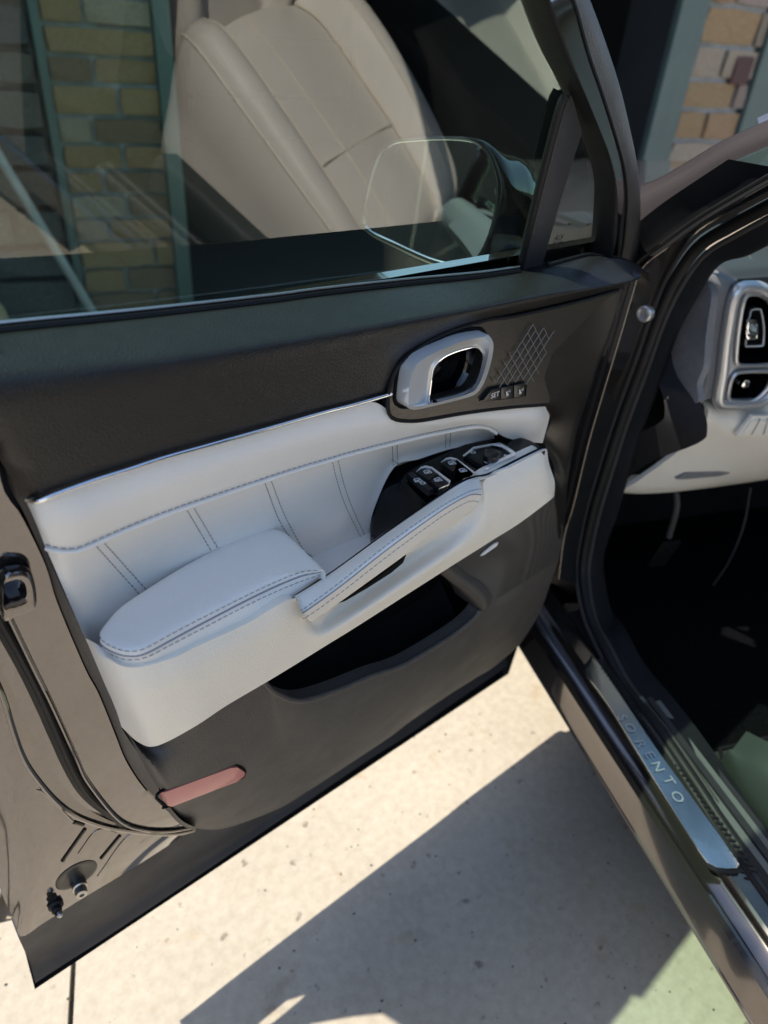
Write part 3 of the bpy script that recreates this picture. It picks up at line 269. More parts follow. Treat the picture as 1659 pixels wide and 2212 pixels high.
def patch(name, rows, mat, parent=None, mode='len', n=60, m=4, skirt=V((0, .012, 0)), ang=50):
    return bmo(name, grid_bm(rows_of(rows, mode, n, m), skirt), mat, parent, True, ang)
def ring(name, loops, mat, parent=None, n=64, cap0=False, cap1=False, mode='len', k=5, ang=40, m=1):
    R = [rlen(l, n, True) if mode == 'len' else ridx(l, k, True) for l in loops]
    if m > 1:
        R = [list(r) for r in zip(*[ridx(list(c), m) for c in zip(*R)])]
    bm = grid_bm(R, closed=True); bm.verts.ensure_lookup_table(); q = len(R[0])
    if cap0: bm.faces.new([bm.verts[i] for i in range(q)])
    if cap1: bm.faces.new([bm.verts[(len(R)-1)*q+i] for i in range(q)])
    return bmo(name, bm, mat, parent, True, ang)
def centroid(P): return sum(P, V())/len(P)
def scaled(P, s, off=V()):
    c = centroid(P); return [c+(p-c)*s+off for p in P]
def plate_bm(P, vec, bev=.001, n=None, seg=2, bm=None):
    if n: P = rlen(P, n, True)
    bm = bm or bmesh.new()
    nr = V()
    for i in range(len(P)):
        a, b = P[i], P[(i+1) % len(P)]; nr += a.cross(b)
    v = [bm.verts.new(p) for p in P]; f = bm.faces.new(v)
    r = bmesh.ops.extrude_face_region(bm, geom=[f])
    nv = [e for e in r['geom'] if isinstance(e, bmesh.types.BMVert)]
    for q in nv: q.co += vec
    if bev:
        es = list(f.edges)
        bmesh.ops.bevel(bm, geom=es, offset=bev, segments=seg, affect='EDGES', profile=.6)
    return bm
def plate(name, P, vec, mat, parent=None, bev=.001, n=None, ang=35):
    return bmo(name, plate_bm(P, vec, bev, n), mat, parent, True, ang)
def tube_bm(P, r, k=8, bm=None, closed=False, cap=True, r2=None):
    bm = bm or bmesh.new(); n = len(P); rings = []
    up = V((0, 0, 1)); prev = None
    for i, p in enumerate(P):
        t = (P[min(i+1, n-1)]-P[max(i-1, 0)]) if not closed else (P[(i+1) % n]-P[i-1])
        if t.length < 1e-9: t = V((1, 0, 0))
        t.normalize()
        a = prev if prev is not None else (up if abs(t.z) < .9 else V((1, 0, 0)))
        a = (a-t*a.dot(t)); 
        if a.length < 1e-6: a = t.orthogonal()
        a.normalize(); prev = a; b = t.cross(a)
        rr = r if not callable(r) else r(i/(n-1)); q = rr if r2 is None else r2
        rings.append([bm.verts.new(p+a*math.cos(2*math.pi*j/k)*rr+b*math.sin(2*math.pi*j/k)*q) for j in range(k)])
    for i in range(n if closed else n-1):
        A, B = rings[i], rings[(i+1) % n]
        for j in range(k): bm.faces.new((A[j], A[(j+1) % k], B[(j+1) % k], B[j]))
    if cap and not closed: bm.faces.new(rings[0]); bm.faces.new(rings[-1][::-1])
    return bm
def tube(name, P, r, mat, parent=None, n=60, k=8, closed=False, r2=None):
    return bmo(name, tube_bm(rlen(P, n, closed), r, k, closed=closed, r2=r2), mat, parent)
def dashes(bm, P, r=.0006, dash=.0042, gap=.0022, off=V()):
    L = sum((P[i+1]-P[i]).length for i in range(len(P)-1)); n = max(2, int(L/(dash+gap)))
    D = rlen(P, n*3+1)
    for i in range(n):
        a, b = D[i*3]+off, D[i*3+2]+off
        tube_bm([a, a.lerp(b, .5)+off*.15, b], r, 4, bm)
    return bm
def box_bm(c, ex, ey, ez, sx, sy, sz, bev=0, bm=None):
    bm = bm or bmesh.new()
    vs = [bm.verts.new(c+ex*(sx*i/2)+ey*(sy*j/2)+ez*(sz*k/2)) for k in (-1, 1) for j in (-1, 1) for i in (-1, 1)]
    fs = [(0, 1, 3, 2), (4, 6, 7, 5), (0, 4, 5, 1), (2, 3, 7, 6), (0, 2, 6, 4), (1, 5, 7, 3)]
    faces = [bm.faces.new([vs[i] for i in f]) for f in fs]
    if bev:
        es = list({e for f in faces for e in f.edges})
        bmesh.ops.bevel(bm, geom=es, offset=bev, segments=2, affect='EDGES', profile=.6)
    return bm
def annulus(name, outer, holes, depth, mat_, parent, lift):
    # front plate with holes, filled by triangulation
    bm = bmesh.new(); eds = []
    for P in [outer]+holes:
        v = [bm.verts.new(p) for p in P]; eds += [bm.edges.new((v[i], v[(i+1) % len(v)])) for i in range(len(v))]
    bmesh.ops.triangle_fill(bm, edges=eds, use_beauty=True, use_dissolve=False)
    r = bmesh.ops.extrude_face_region(bm, geom=list(bm.faces))
    for q in r['geom']:
        if isinstance(q, bmesh.types.BMVert): q.co += depth
    return bmo(name, bm, mat_, parent, True, 30)
XA, YA, ZA = V((1, 0, 0)), V((0, 1, 0)), V((0, 0, 1))
def cbox(name, a0, a1, b0, b1, z0, z1, mat, parent=None, bev=.0):
    return bmo(name, box_bm(car((a0+a1)/2, (b0+b1)/2, (z0+z1)/2), FW, RT, ZA, a1-a0, b1-b0, z1-z0, bev), mat, parent, True, 30)
def empty(name, loc):
    o = bpy.data.objects.new(name, None); S.collection.objects.link(o); o.location = loc; WL[o.name] = V(loc); return o
def tag(o, label=None, cat=None, group=None, kind=None):
    if label: o['label'] = label
    if cat: o['category'] = cat
    if group: o['group'] = group
    if kind: o['kind'] = kind
    return o
def text(name, body, loc, xdir, ydir, size, mat, parent, depth=.0002, mirror=False, align='CENTER'):
    cu = bpy.data.curves.new(name, 'FONT'); cu.body = body; cu.size = 1; cu.align_x = align; cu.align_y = 'CENTER'; cu.resolution_u = 3
    t = bpy.data.objects.new(name, cu); S.collection.objects.link(t)
    bpy.context.view_layer.update()
    me = bpy.data.meshes.new_from_object(t.evaluated_get(bpy.context.evaluated_depsgraph_get()))
    bpy.data.objects.remove(t)
    xd = xdir.normalized(); yd = (ydir-xd*ydir.dot(xd)).normalized(); nd = xd.cross(yd)
    for v in me.vertices:
        x = -v.co.x if mirror else v.co.x
        v.co = loc+xd*x*size+yd*v.co.y*size
    me.materials.clear(); me.update()
    return link(name, me, mat, parent, False)

# ---------------------------------------------------------------- materials
def nd(t, ty, **kw):
    n = t.nodes.new(ty)
    for k, v in kw.items():
        if k in n.inputs: n.inputs[k].default_value = v
        else: setattr(n, k, v)
    return n
def mat(name, col, rough=.5, metal=0., coat=0., coatr=.03, spec=.5, noise=None, bump=None, rvar=0, col2=None, sheen=0, aniso=None, vor=None, trans=0):
    m = bpy.data.materials.new(name); m.use_nodes = True; t = m.node_tree
    b = t.nodes['Principled BSDF']; L = t.links.new
    b.inputs['Base Color'].default_value = (*col, 1); b.inputs['Roughness'].default_value = rough
    b.inputs['Metallic'].default_value = metal; b.inputs['Coat Weight'].default_value = coat
    b.inputs['Coat Roughness'].default_value = coatr; b.inputs['Specular IOR Level'].default_value = spec
    if sheen: b.inputs['Sheen Weight'].default_value = sheen
    tc = nd(t, 'ShaderNodeTexCoord'); mp = nd(t, 'ShaderNodeMapping'); L(tc.outputs['Object'], mp.inputs[0])
    if aniso: mp.inputs['Scale'].default_value = aniso
    if noise or col2:
        n = nd(t, 'ShaderNodeTexNoise', Scale=(noise or (20, .1))[0], Detail=5.0, Roughness=.6); L(mp.outputs[0], n.inputs['Vector'])
        r = nd(t, 'ShaderNodeValToRGB'); amt = (noise or (20, .15))[1]
        c2 = col2 or tuple(min(1, c*(1+amt)) for c in col); c1 = tuple(c*(1-amt) for c in col)
        r.color_ramp.elements[0].position = .32; r.color_ramp.elements[1].position = .68
        r.color_ramp.elements[0].color = (*c1, 1); r.color_ramp.elements[1].color = (*c2, 1)
        L(n.outputs['Fac'], r.inputs[0]); L(r.outputs[0], b.inputs['Base Color'])
    if rvar:
        n2 = nd(t, 'ShaderNodeTexNoise', Scale=9., Detail=6., Roughness=.65); L(tc.outputs['Object'], n2.inputs['Vector'])
        mr = nd(t, 'ShaderNodeMapRange'); mr.inputs[3].default_value = rough-rvar; mr.inputs[4].default_value = rough+rvar
        mr.inputs[1].default_value = .3; mr.inputs[2].default_value = .7
        L(n2.outputs['Fac'], mr.inputs[0]); L(mr.outputs[0], b.inputs['Roughness'])
    if bump or vor:
        if vor:
            n3 = nd(t, 'ShaderNodeTexVoronoi', Scale=vor[0]); n3.feature = 'DISTANCE_TO_EDGE'; n3.inputs['Randomness'].default_value = vor[2] if len(vor) > 2 else 1
            h = n3.outputs['Distance']; s, d = vor[1], .0006
        else:
            n3 = nd(t, 'ShaderNodeTexNoise', Scale=bump[0], Detail=3.); h = n3.outputs['Fac']; s, d = bump[1], bump[2] if len(bump) > 2 else .0006
        L(mp.outputs[0], n3.inputs['Vector'])
        bp = nd(t, 'ShaderNodeBump', Strength=s, Distance=d); L(h, bp.inputs['Height']); L(bp.outputs[0], b.inputs['Normal'])
    return m
M = {}
M['soft'] = mat('dark_leatherette', (.012, .0118, .0122), .42, spec=.38, rvar=.06, vor=(330, .9), noise=(60, .15))
M['beige'] = mat('beige_leather', (.78, .75, .70), .50, rvar=.09, vor=(380, .5), noise=(7, .04))
M['beigep'] = mat('beige_grained_plastic', (.80, .75, .655), .52, rvar=.07, vor=(330, .9), noise=(5, .035))
M['trim'] = mat('dark_grained_plastic', (.066, .060, .054), .52, spec=.4, rvar=.08, vor=(330, 1.), noise=(30, .12))
M['trim2'] = mat('charcoal_plastic', (.018, .018, .020), .5, spec=.3, bump=(600, .3), noise=(30, .12))
M['clad'] = mat('black_cladding_plastic', (.03, .03, .034), .55, bump=(700, .3), rvar=.1, noise=(14, .2))
M['brush'] = mat('brushed_dark_metal', (.056, .052, .048), .34, metal=.75, noise=(80, .22), aniso=(1.2, 6, 22), bump=(220, .15, .0002))
M['relief'] = mat('relief_line_metal', (.17, .155, .14), .28, metal=.7)
M['chrome'] = mat('satin_chrome', (.95, .95, .94), .24, metal=.55)
M['chrome2'] = mat('bright_chrome', (.82, .83, .84), .05, metal=1)
M['silver'] = mat('silver_painted_plastic', (.55, .56, .58), .32, metal=.75, rvar=.03)
M['gloss'] = mat('piano_black', (.003, .003, .004), .05, spec=.35)
M['key'] = mat('switch_black', (.006, .007, .009), .32)
M['white'] = mat('icon_white', (.75, .75, .75), .5)
M['pipe'] = mat('grey_pipe_plastic', (.34, .33, .32), .5, noise=(9, .15))
M['rubber'] = mat('black_rubber', (.009, .009, .010), .5, spec=.25, bump=(300, .25), rvar=.08)
M['rubberg'] = mat('grey_flocked_seal', (.028, .027, .027), .75, bump=(500, .4))
M['paint'] = mat('brown_grey_metallic_paint', (.10, .088, .09), .36, metal=.6, coat=1, coatr=.025, noise=(900, .18))
M['paintg'] = mat('gloss_brown_grey_paint', (.125, .112, .106), .16, metal=.9, coat=1, coatr=.03, noise=(700, .08))
M['paints'] = mat('brown_grey_primer_gloss', (.165, .153, .150), .08, metal=.9, coat=1, coatr=.03, noise=(600, .1), bump=(25, .06, .003))
M['dark'] = mat('near_black_fill', (.004, .004, .005), .7, spec=.1)  # puts shade of pocket, slot and gaps into the colour; also print
M['thread'] = mat('grey_blue_thread', (.26, .27, .30), .7)
M['grille'] = mat('speaker_mesh', (.05, .047, .044), .45, vor=(300, 1.0, 0))
def perforate(m, sc):
    t = m.node_tree; b = t.nodes['Principled BSDF']; tc = nd(t, 'ShaderNodeTexCoord'); v = nd(t, 'ShaderNodeTexVoronoi', Scale=sc); v.inputs['Randomness'].default_value = 0.
    r = nd(t, 'ShaderNodeValToRGB'); r.color_ramp.elements[0].position = .34; r.color_ramp.elements[1].position = .42
    r.color_ramp.elements[0].color = (.002, .002, .002, 1); r.color_ramp.elements[1].color = (.07, .065, .06, 1)
    t.links.new(tc.outputs['Object'], v.inputs['Vector']); t.links.new(v.outputs['Distance'], r.inputs[0]); t.links.new(r.outputs[0], b.inputs['Base Color'])
perforate(M['grille'], 260)
M['red'] = mat('red_reflector_plastic', (.56, .17, .15), .3, coat=.8, noise=(8, .12), col2=(.66, .24, .20), bump=(900, .4))
M['red2'] = mat('red_reflector_edge', (.6, .03, .05), .25, coat=.5)
M['steel'] = mat('zinc_steel', (.45, .44, .42), .3, metal=1)
M['blue'] = mat('blue_tape', (.05, .08, .2), .5)
M['sillt'] = mat('sill_trim_plastic', (.085, .09, .088), .45, vor=(300, .5))
M['carpet'] = mat('speckled_carpet', (.006, .0065, .007), .95, noise=(420, .7), col2=(.03, .032, .034), bump=(300, 1., .003))
M['blackc'] = mat('shaded_black_carpet', (.004, .0042, .005), .95, noise=(300, .6), spec=.0)  # near black so the footwell shade sits in the carpet colour
M['matte'] = mat('dark_lining_and_shade', (.008, .009, .011), .8, spec=.15, noise=(12, .3))
M['dash'] = mat('dark_dash_plastic', (.035, .04, .046), .6, vor=(380, .6))
M['cap'] = mat('grey_dash_end_plastic', (.17, .17, .178), .62, vor=(350, .6), noise=(80, .1))
M['fabric'] = mat('beige_pillar_fabric', (.50, .44, .37), .85, bump=(400, .5))
M['scuff'] = mat('brushed_scuff_plate', (.48, .52, .54), .25, metal=1, noise=(40, .1), aniso=(20, 1, 1))
M['scufft'] = mat('scuff_letters', (.60, .64, .66), .4, metal=.8)
def glassmat(name, tint, r0, rmax=1.):
    m = bpy.data.materials.new(name); m.use_nodes = True; t = m.node_tree; t.nodes.clear(); L = t.links.new
    o = nd(t, 'ShaderNodeOutputMaterial'); mx = nd(t, 'ShaderNodeMixShader'); tr = nd(t, 'ShaderNodeBsdfTransparent'); gl = nd(t, 'ShaderNodeBsdfGlossy')
    tr.inputs[0].default_value = (*tint, 1); gl.inputs['Roughness'].default_value = 0.0; gl.inputs[0].default_value = (.98, 1, .99, 1)
    lw = nd(t, 'ShaderNodeLayerWeight'); lw.inputs[0].default_value = .5
    pw = nd(t, 'ShaderNodeMath', operation='POWER'); pw.inputs[1].default_value = 4.
    mr = nd(t, 'ShaderNodeMapRange'); mr.inputs[3].default_value = r0; mr.inputs[4].default_value = rmax
    L(lw.outputs['Facing'], pw.inputs[0]); L(pw.outputs[0], mr.inputs[0]); L(mr.outputs[0], mx.inputs[0])
    L(tr.outputs[0], mx.inputs[1]); L(gl.outputs[0], mx.inputs[2]); L(mx.outputs[0], o.inputs[0])
    return m
M['glass'] = glassmat('green_tinted_glass', (.60, .83, .67), .115)
M['glass2'] = glassmat('windscreen_glass', (.72, .86, .78), .08)
M['mirror'] = mat('mirror_silver', (.75, .78, .8), .01, metal=1)
M['green'] = mat('green_painted_wood', (.075, .105, .092), .55, noise=(3, .12), bump=(60, .3, .002))
M['mortar'] = mat('grey_mortar', (.33, .32, .31), .9, bump=(70, .8, .004), noise=(12, .2))
BR = [mat('brick_%s' % n, c, .85, noise=(26, .3), bump=(45, 1., .012), col2=c2) for n, c, c2 in (
    ('ochre', (.40, .235, .11), (.47, .32, .17)), ('tan', (.42, .30, .19), (.50, .41, .31)), ('orange', (.42, .22, .10), (.50, .33, .19)),
    ('pink', (.38, .26, .20), (.47, .37, .31)), ('brown', (.22, .15, .10), (.34, .22, .13)), ('maroon', (.12, .06, .05), (.18, .09, .08)), ('grey', (.30, .29, .24), (.40, .36, .28)))]
ST = [mat('stone_%s' % n, c, .9, noise=(18, .35), bump=(40, .9, .004)) for n, c in (('dark', (.10, .085, .07)), ('umber', (.14, .12, .10)), ('slate', (.09, .09, .085)))]
PB = [mat('pebble_%s' % n, c, .7, noise=(40, .3)) for n, c in (('tan', (.45, .33, .2)), ('grey', (.33, .32, .3)), ('white', (.6, .58, .53)), ('pink', (.45, .3, .25)))]
def concrete():
    m = bpy.data.materials.new('concrete'); m.use_nodes = True; t = m.node_tree; b = t.nodes['Principled BSDF']; L = t.links.new
    g = nd(t, 'ShaderNodeNewGeometry')
    def nz(s, d=6., r=.6): n = nd(t, 'ShaderNodeTexNoise', Scale=s, Detail=d, Roughness=r); L(g.outputs['Position'], n.inputs['Vector']); return n.outputs['Fac']
    def ramp(f, a, ca, bb, cb):
        r = nd(t, 'ShaderNodeValToRGB'); e = r.color_ramp.elements; e[0].position = a; e[1].position = bb; e[0].color = (*ca, 1); e[1].color = (*cb, 1); L(f, r.inputs[0]); return r.outputs[0]
    def mix(f, a, c, ty='MIX'):
        x = nd(t, 'ShaderNodeMix', data_type='RGBA', blend_type=ty)
        if isinstance(f, float): x.inputs[0].default_value = f
        else: L(f, x.inputs[0])
        for s, q in ((6, a), (7, c)):
            if isinstance(q, tuple): x.inputs[s].default_value = (*q, 1)
            else: L(q, x.inputs[s])
        return x.outputs[2]
    base = ramp(nz(2.2), .3, (.39, .355, .29), .7, (.475, .437, .362))
    base = mix(.5, base, ramp(nz(55, 8.), .3, (.62, .6, .57), .7, (1, 1, 1)), 'MULTIPLY')
    base = mix(.9, base, ramp(nz(11, 7., .7), .58, (1, 1, 1), .75, (.86, .74, .58)), 'MULTIPLY')
    base = mix(.9, base, ramp(nz(34, 3., .5), .66, (1, 1, 1), .74, (.45, .42, .42)), 'MULTIPLY')
    base = mix(.8, base, ramp(nz(5.3, 9., .75), .60, (1, 1, 1), .78, (.55, .53, .53)), 'MULTIPLY')
    L(base, b.inputs['Base Color']); b.inputs['Roughness'].default_value = .85
    bp = nd(t, 'ShaderNodeBump', Strength=.35, Distance=.003); L(nz(160, 8., .75), bp.inputs['Height']); L(bp.outputs[0], b.inputs['Normal'])
    return m
M['concrete'] = concrete()
M['joint'] = mat('joint_dirt', (.09, .075, .06), .95, noise=(30, .4), bump=(80, 1., .004))
M['soil'] = mat('dry_ground', (.42, .37, .29), .95, noise=(.8, .35), bump=(20, .6, .01))
M['backdrop'] = mat('dark_stained_wood', (.035, .026, .02), .8, noise=(9, .3), aniso=(6, 6, .6))
M['garage'] = mat('garage_shade', (.02, .02, .02), .9, noise=(2, .2))  # near black, the garage's shade put into its surfaces
M['dial'] = mat('seat_lever_plastic', (.035, .045, .042), .5, vor=(400, .5))

# ================================================================ ground
def flat(name, P, mat_, z, t, parent=None, kind=None):
    bm = bmesh.new(); v = [bm.verts.new((p.x, p.y, z)) for p in P]; f = bm.faces.new(v)
    r = bmesh.ops.extrude_face_region(bm, geom=[f])
    for q in r['geom']:
        if isinstance(q, bmesh.types.BMVert): q.co.z -= t
    o = bmo(name, bm, mat_, parent, False)
    if kind: o['kind'] = kind
    return o
ground = flat('ground', [V((-150, -150)), V((150, -150)), V((150, 150)), V((-150, 150))], M['soil'], -.05, .2, kind='structure')
drive = flat('driveway', [car(-9, -1.04, 0), car(-9, 4.4, 0), car(2.35, 4.4, 0), car(2.35, -1.04, 0)], M['joint'], -.012, .03, kind='structure')
for a0, a1 in ((-9, -6.1), (-6.1, -3.2), (-3.2, 2.35)):
    for b0, b1 in ((-.95, 1.75), (1.75, 4.4)):
        g = .006
        flat('concrete_slab', [car(a0+g, b0+g, 0), car(a0+g, b1-g, 0), car(a1-g, b1-g, 0), car(a1-g, b0+g, 0)], M['concrete'], .0, .011, drive)
walk = flat('footpath', [car(-9, -3.2, 0), car(-9, -.9525, 0), car(2.3, -.9525, 0), car(2.3, -1.05, 0), car(-.16, -1.05, 0), car(-.16, -3.2, 0)], M['concrete'], .0, .03, kind='structure')
# pebble bed beside the driveway
random.seed(3)
bed = bmesh.new()
for i in range(900):
    a = random.uniform(-.16, 2.2); b = random.uniform(-2.0, -1.06)
    if i < 260: a = random.uniform(-.18, .5); b = random.uniform(-1.35, -1.06)
    c = car(a, b, random.uniform(-.015, .005)); r = random.uniform(.010, .024)
    bb = bmesh.ops.create_icosphere(bed, subdivisions=2, radius=r)
    sx, sy, sz = random.uniform(.7, 1.3), random.uniform(.7, 1.2), random.uniform(.5, .8)
    mi = random.randrange(4)
    for v in bb['verts']: v.co = V((v.co.x*sx, v.co.y*sy, v.co.z*sz))+c
    for f in {f for v in bb['verts'] for f in v.link_faces}: f.material_index = mi
me = bpy.data.meshes.new('pebbles'); bed.to_mesh(me); bed.free()
for p in PB: me.materials.append(p)
tag(link('pebbles', me), 'loose tan and grey pebbles filling the bed beside the concrete path', 'pebbles', kind='stuff')

random.seed(21)
lt_ = bmesh.new()
for i in range(240):
    p = V((random.uniform(-.3, 1.1), random.uniform(-.9, .45), .002)); r = random.uniform(.0008, .0022)
    bb = bmesh.ops.create_icosphere(lt_, subdivisions=1, radius=r)
    for v in bb['verts']: v.co = V((v.co.x*random.uniform(.8, 1.6), v.co.y, v.co.z*.6))+p
grit = bmo('grit', lt_, M['joint'], None, False); tag(grit, 'fine grit scattered over the concrete driveway', 'grit', kind='stuff')
# ================================================================ house with garage opening
FN = V((.25, .968, 0)).normalized(); FT = V((FN.y, -FN.x, 0)); FO = FN*(FN.dot(V((1.41330644, 3.13957992, 0))))
def fac(u, d, z): return FO+FT*u+FN*d+V((0, 0, z))
def fbox(name, u0, u1, d0, d1, z0, z1, mat_, parent=None, bev=0, smooth=False):
    return bmo(name, box_bm(fac((u0+u1)/2, (d0+d1)/2, (z0+z1)/2), FT, FN, ZA, u1-u0, d1-d0, z1-z0, bev), mat_, parent, smooth, 30)
brickmesh = []
for k in range(5):
    bm = bmesh.new(); box_bm(V(), XA, YA, ZA, 1, 1, 1, 0, bm)
    bmesh.ops.subdivide_edges(bm, edges=bm.edges, cuts=1)
    for v in bm.verts:
        v.co += V([random.uniform(-.02, .02) for _ in range(3)])
        if v.co.y < -.3: v.co.y += random.uniform(-.04, .12)*1.0
        if abs(v.co.x) > .4 and abs(v.co.z) > .4: v.co.x *= .97; v.co.z *= .93
    me = bpy.data.meshes.new('brick'); bm.to_mesh(me); bm.free(); me.materials.append(BR[0]); brickmesh.append(me)
ang_f = math.atan2(FT.y, FT.x)
def bricks(parent, u0, u1, z0, z1, h, d0, mats, wmin, wmax, dep=.09, joint=.018, name='brick'):
    z = z0; row = 0
    while z < z1-.01:
        hh = h*random.uniform(.85, 1.15); hh = min(hh, z1-z)
        u = u0; first = True
        while u < u1-.02:
            w = random.uniform(wmin, wmax)
            if first and row % 2: w *= .55
            first = False
            if u+w > u1-.06: w = u1-u
            o = bpy.data.objects.new(name, random.choice(brickmesh)); S.collection.objects.link(o)
            dj = random.uniform(-.012, .006)
            o.location = fac(u+w/2, d0+dep/2+dj, z+hh/2)
            o.rotation_euler = (0, 0, ang_f); o.scale = (w-joint, dep, hh-joint)
            o.material_slots[0].link = 'OBJECT'; o.material_slots[0].material = random.choice(mats)
            attach(o, parent); u += w
        z += hh; row += 1
random.seed(11)
T1 = tag(empty('brick_pillar', fac(.6, .1, 0)), 'ochre brick garage pillar edged with green boards, seen through the door glass', 'brick pillar')
fbox('mortar', .375, .83, .03, .40, 0, 2.6, M['mortar'], T1)
BM = [BR[0], BR[0], BR[1], BR[4], BR[0], BR[2], BR[4]]
bricks(T1, .37, .835, .0, 2.6, .118, -.0, BM, .26, .42)
fbox('corner_board', .83, .905, -.03, .42, 0, 2.62, M['green'], T1, .004)
fbox('corner_board', .335, .372, -.012, .42, 0, 2.62, M['green'], T1, .004)
T2 = tag(empty('brick_pillar', fac(4.35, .1, 0)), 'tan and pink brick garage pillar beyond the bonnet, with one dark maroon brick', 'brick pillar')
fbox('mortar', 4.09, 4.62, .03, .40, 0, 2.6, M['mortar'], T2)
bricks(T2, 4.085, 4.64, .0, 2.6, .18, 0, [BR[1], BR[3], BR[1], BR[0], BR[3], BR[2]], .34, .5, joint=.026)
mb = bpy.data.objects.new('brick', brickmesh[1]); S.collection.objects.link(mb)
mb.location = fac(4.52, .03, 1.27); mb.rotation_euler = (0, 0, ang_f); mb.scale = (.15, .09, .16)
mb.material_slots[0].link = 'OBJECT'; mb.material_slots[0].material = BR[5]; attach(mb, T2); mb['label'] = 'dark maroon brick'
fbox('corner_board', 3.85, 3.99, -.03, .02, 0, 2.62, M['green'], T2, .004)
fbox('corner_board', 3.99, 4.085, -.015, .02, 0, 2.62, M['green'], T2, .004)
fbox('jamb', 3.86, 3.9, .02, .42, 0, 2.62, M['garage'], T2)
fbox('corner_board', 4.64, 4.95, -.03, .42, 0, 2.62, M['green'], T2, .004)
HS = tag(empty('house', fac(2.4, 1.5, 0)), 'house with a dark open garage behind the car', 'house')
fbox('stone_wall_core', -6, .335, .22, .45, 0, 2.62, M['mortar'], HS)
fbox('side_wall', 4.95, 9, .05, .45, 0, 2.62, M['green'], HS)
fbox('fascia', -6, 9, -.3, -.25, 2.5, 2.75, M['green'], HS)
fbox('soffit', -6, 9, -.3, .45, 2.62, 2.66, M['green'], HS)
rb = bmesh.new()
for q in range(1):
    P = [fac(-6.2, -.5, 2.72), fac(9.2, -.5, 2.72), fac(9.2, 3.5, 4.0), fac(-6.2, 3.5, 4.0)]
    v = [rb.verts.new(p) for p in P]; f = rb.faces.new(v); r = bmesh.ops.extrude_face_region(rb, geom=[f])
    for x in r['geom']:
        if isinstance(x, bmesh.types.BMVert): x.co.z += .08
bmo('roof', rb, M['trim'], HS, False)
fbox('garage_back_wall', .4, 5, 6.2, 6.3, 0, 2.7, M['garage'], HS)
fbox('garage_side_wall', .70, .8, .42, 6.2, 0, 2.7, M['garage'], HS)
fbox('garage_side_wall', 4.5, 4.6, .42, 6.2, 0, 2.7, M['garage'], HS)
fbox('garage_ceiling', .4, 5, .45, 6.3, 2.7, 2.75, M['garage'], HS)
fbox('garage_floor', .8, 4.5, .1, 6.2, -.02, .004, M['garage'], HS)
random.seed(5)
for k_, (m_, ) in enumerate([(ST[0],)]): pass
bricks(HS, -1.3, .335, .0, 2.6, .17, .10, ST, .28, .5, dep=.13, joint=.03, name='stone')
# pale diagonal downpipe against the stone wall
pipe = tube('downpipe', [fac(-.10, -.04, 1.3), fac(.114, -.04, .75), fac(.342, -.05, .16), fac(.40, -.05, .012)], .022, M['pipe'], None, 30, 12)
tag(pipe, 'pale thin pipe leaning diagonally against the dark stone wall', 'pipe')
FE = tag(empty('backdrop', car(0, -3.4, 0)), 'tall dark board fence outside the view, added to darken the mirror glass', 'backdrop')  # boards added so the door mirror has something dark to reflect
for i in range(46):
    cbox('board', -6+i*.2+.004, -6+i*.2+.196, -3.42+(i % 2)*.008, -3.40+(i % 2)*.008, .02, 1.95, M['backdrop'], FE)
for zz in (.4, 1.6): cbox('rail', -6, 3.2, -3.46, -3.425, zz, zz+.07, M['backdrop'], FE)
tag(bmo('lump', (lambda b: (bmesh.ops.create_icosphere(b, subdivisions=3, radius=.13), [setattr(v, 'co', V((v.co.x*1.1, v.co.y*.8, v.co.z))*(1+.12*math.sin(v.co.x*31+v.co.z*17)*math.cos(v.co.y*23))+fac(-.13, -.22, .12)) for v in b.verts], b)[-1])(bmesh.new()), PB[0]), 'rounded tan boulder standing in for a patch of sunlit ground', 'lump')  # rock shape added in place of a sunlit ground patch
# garage clutter, hardly visible
sh = tag(empty('storage_shelf', fac(3.2, 5.2, 0)), 'dim shelf at the back of the dark garage', 'shelf')
for z in (.5, 1.1, 1.7): fbox('shelf_board', 2.2, 4.2, 5.4, 5.9, z, z+.03, M['garage'], sh)
for u in (2.2, 4.16):
    for d in (5.42, 5.86): fbox('post', u, u+.04, d, d+.04, 0, 2.0, M['garage'], sh)

# ================================================================ the car
CAR = tag(empty('car', car(-.6, .95, 0)), 'dark brown-grey car parked facing the garage with its front door wide open, cream interior', 'car')
def fix(o): WL.setdefault(o.name, o.location.copy()); return o
# ---- door shell (steel), the mesh that carries the rest of the door
sh_rows = [kw('s0'), kw('s1')]
bm = grid_bm(rows_of(sh_rows, 'len', 70, 4))
sR = [rlen(kw('s1'), 70), rlen([p+V((0, .012, 0)) for p in kw('s1')], 70), rlen([p+V((0, -.0, 0)) for p in kw('s3')], 70)]
grid_bm(rows_of(sR, None, m=1), None, bm)
grid_bm(rows_of([kw('s3'), kw('s4')], 'len', 70, 3), None, bm)
grid_bm(rows_of([kw('s4'), kw('s5'), kw('s6')], 'idx', 5, 4), None, bm)
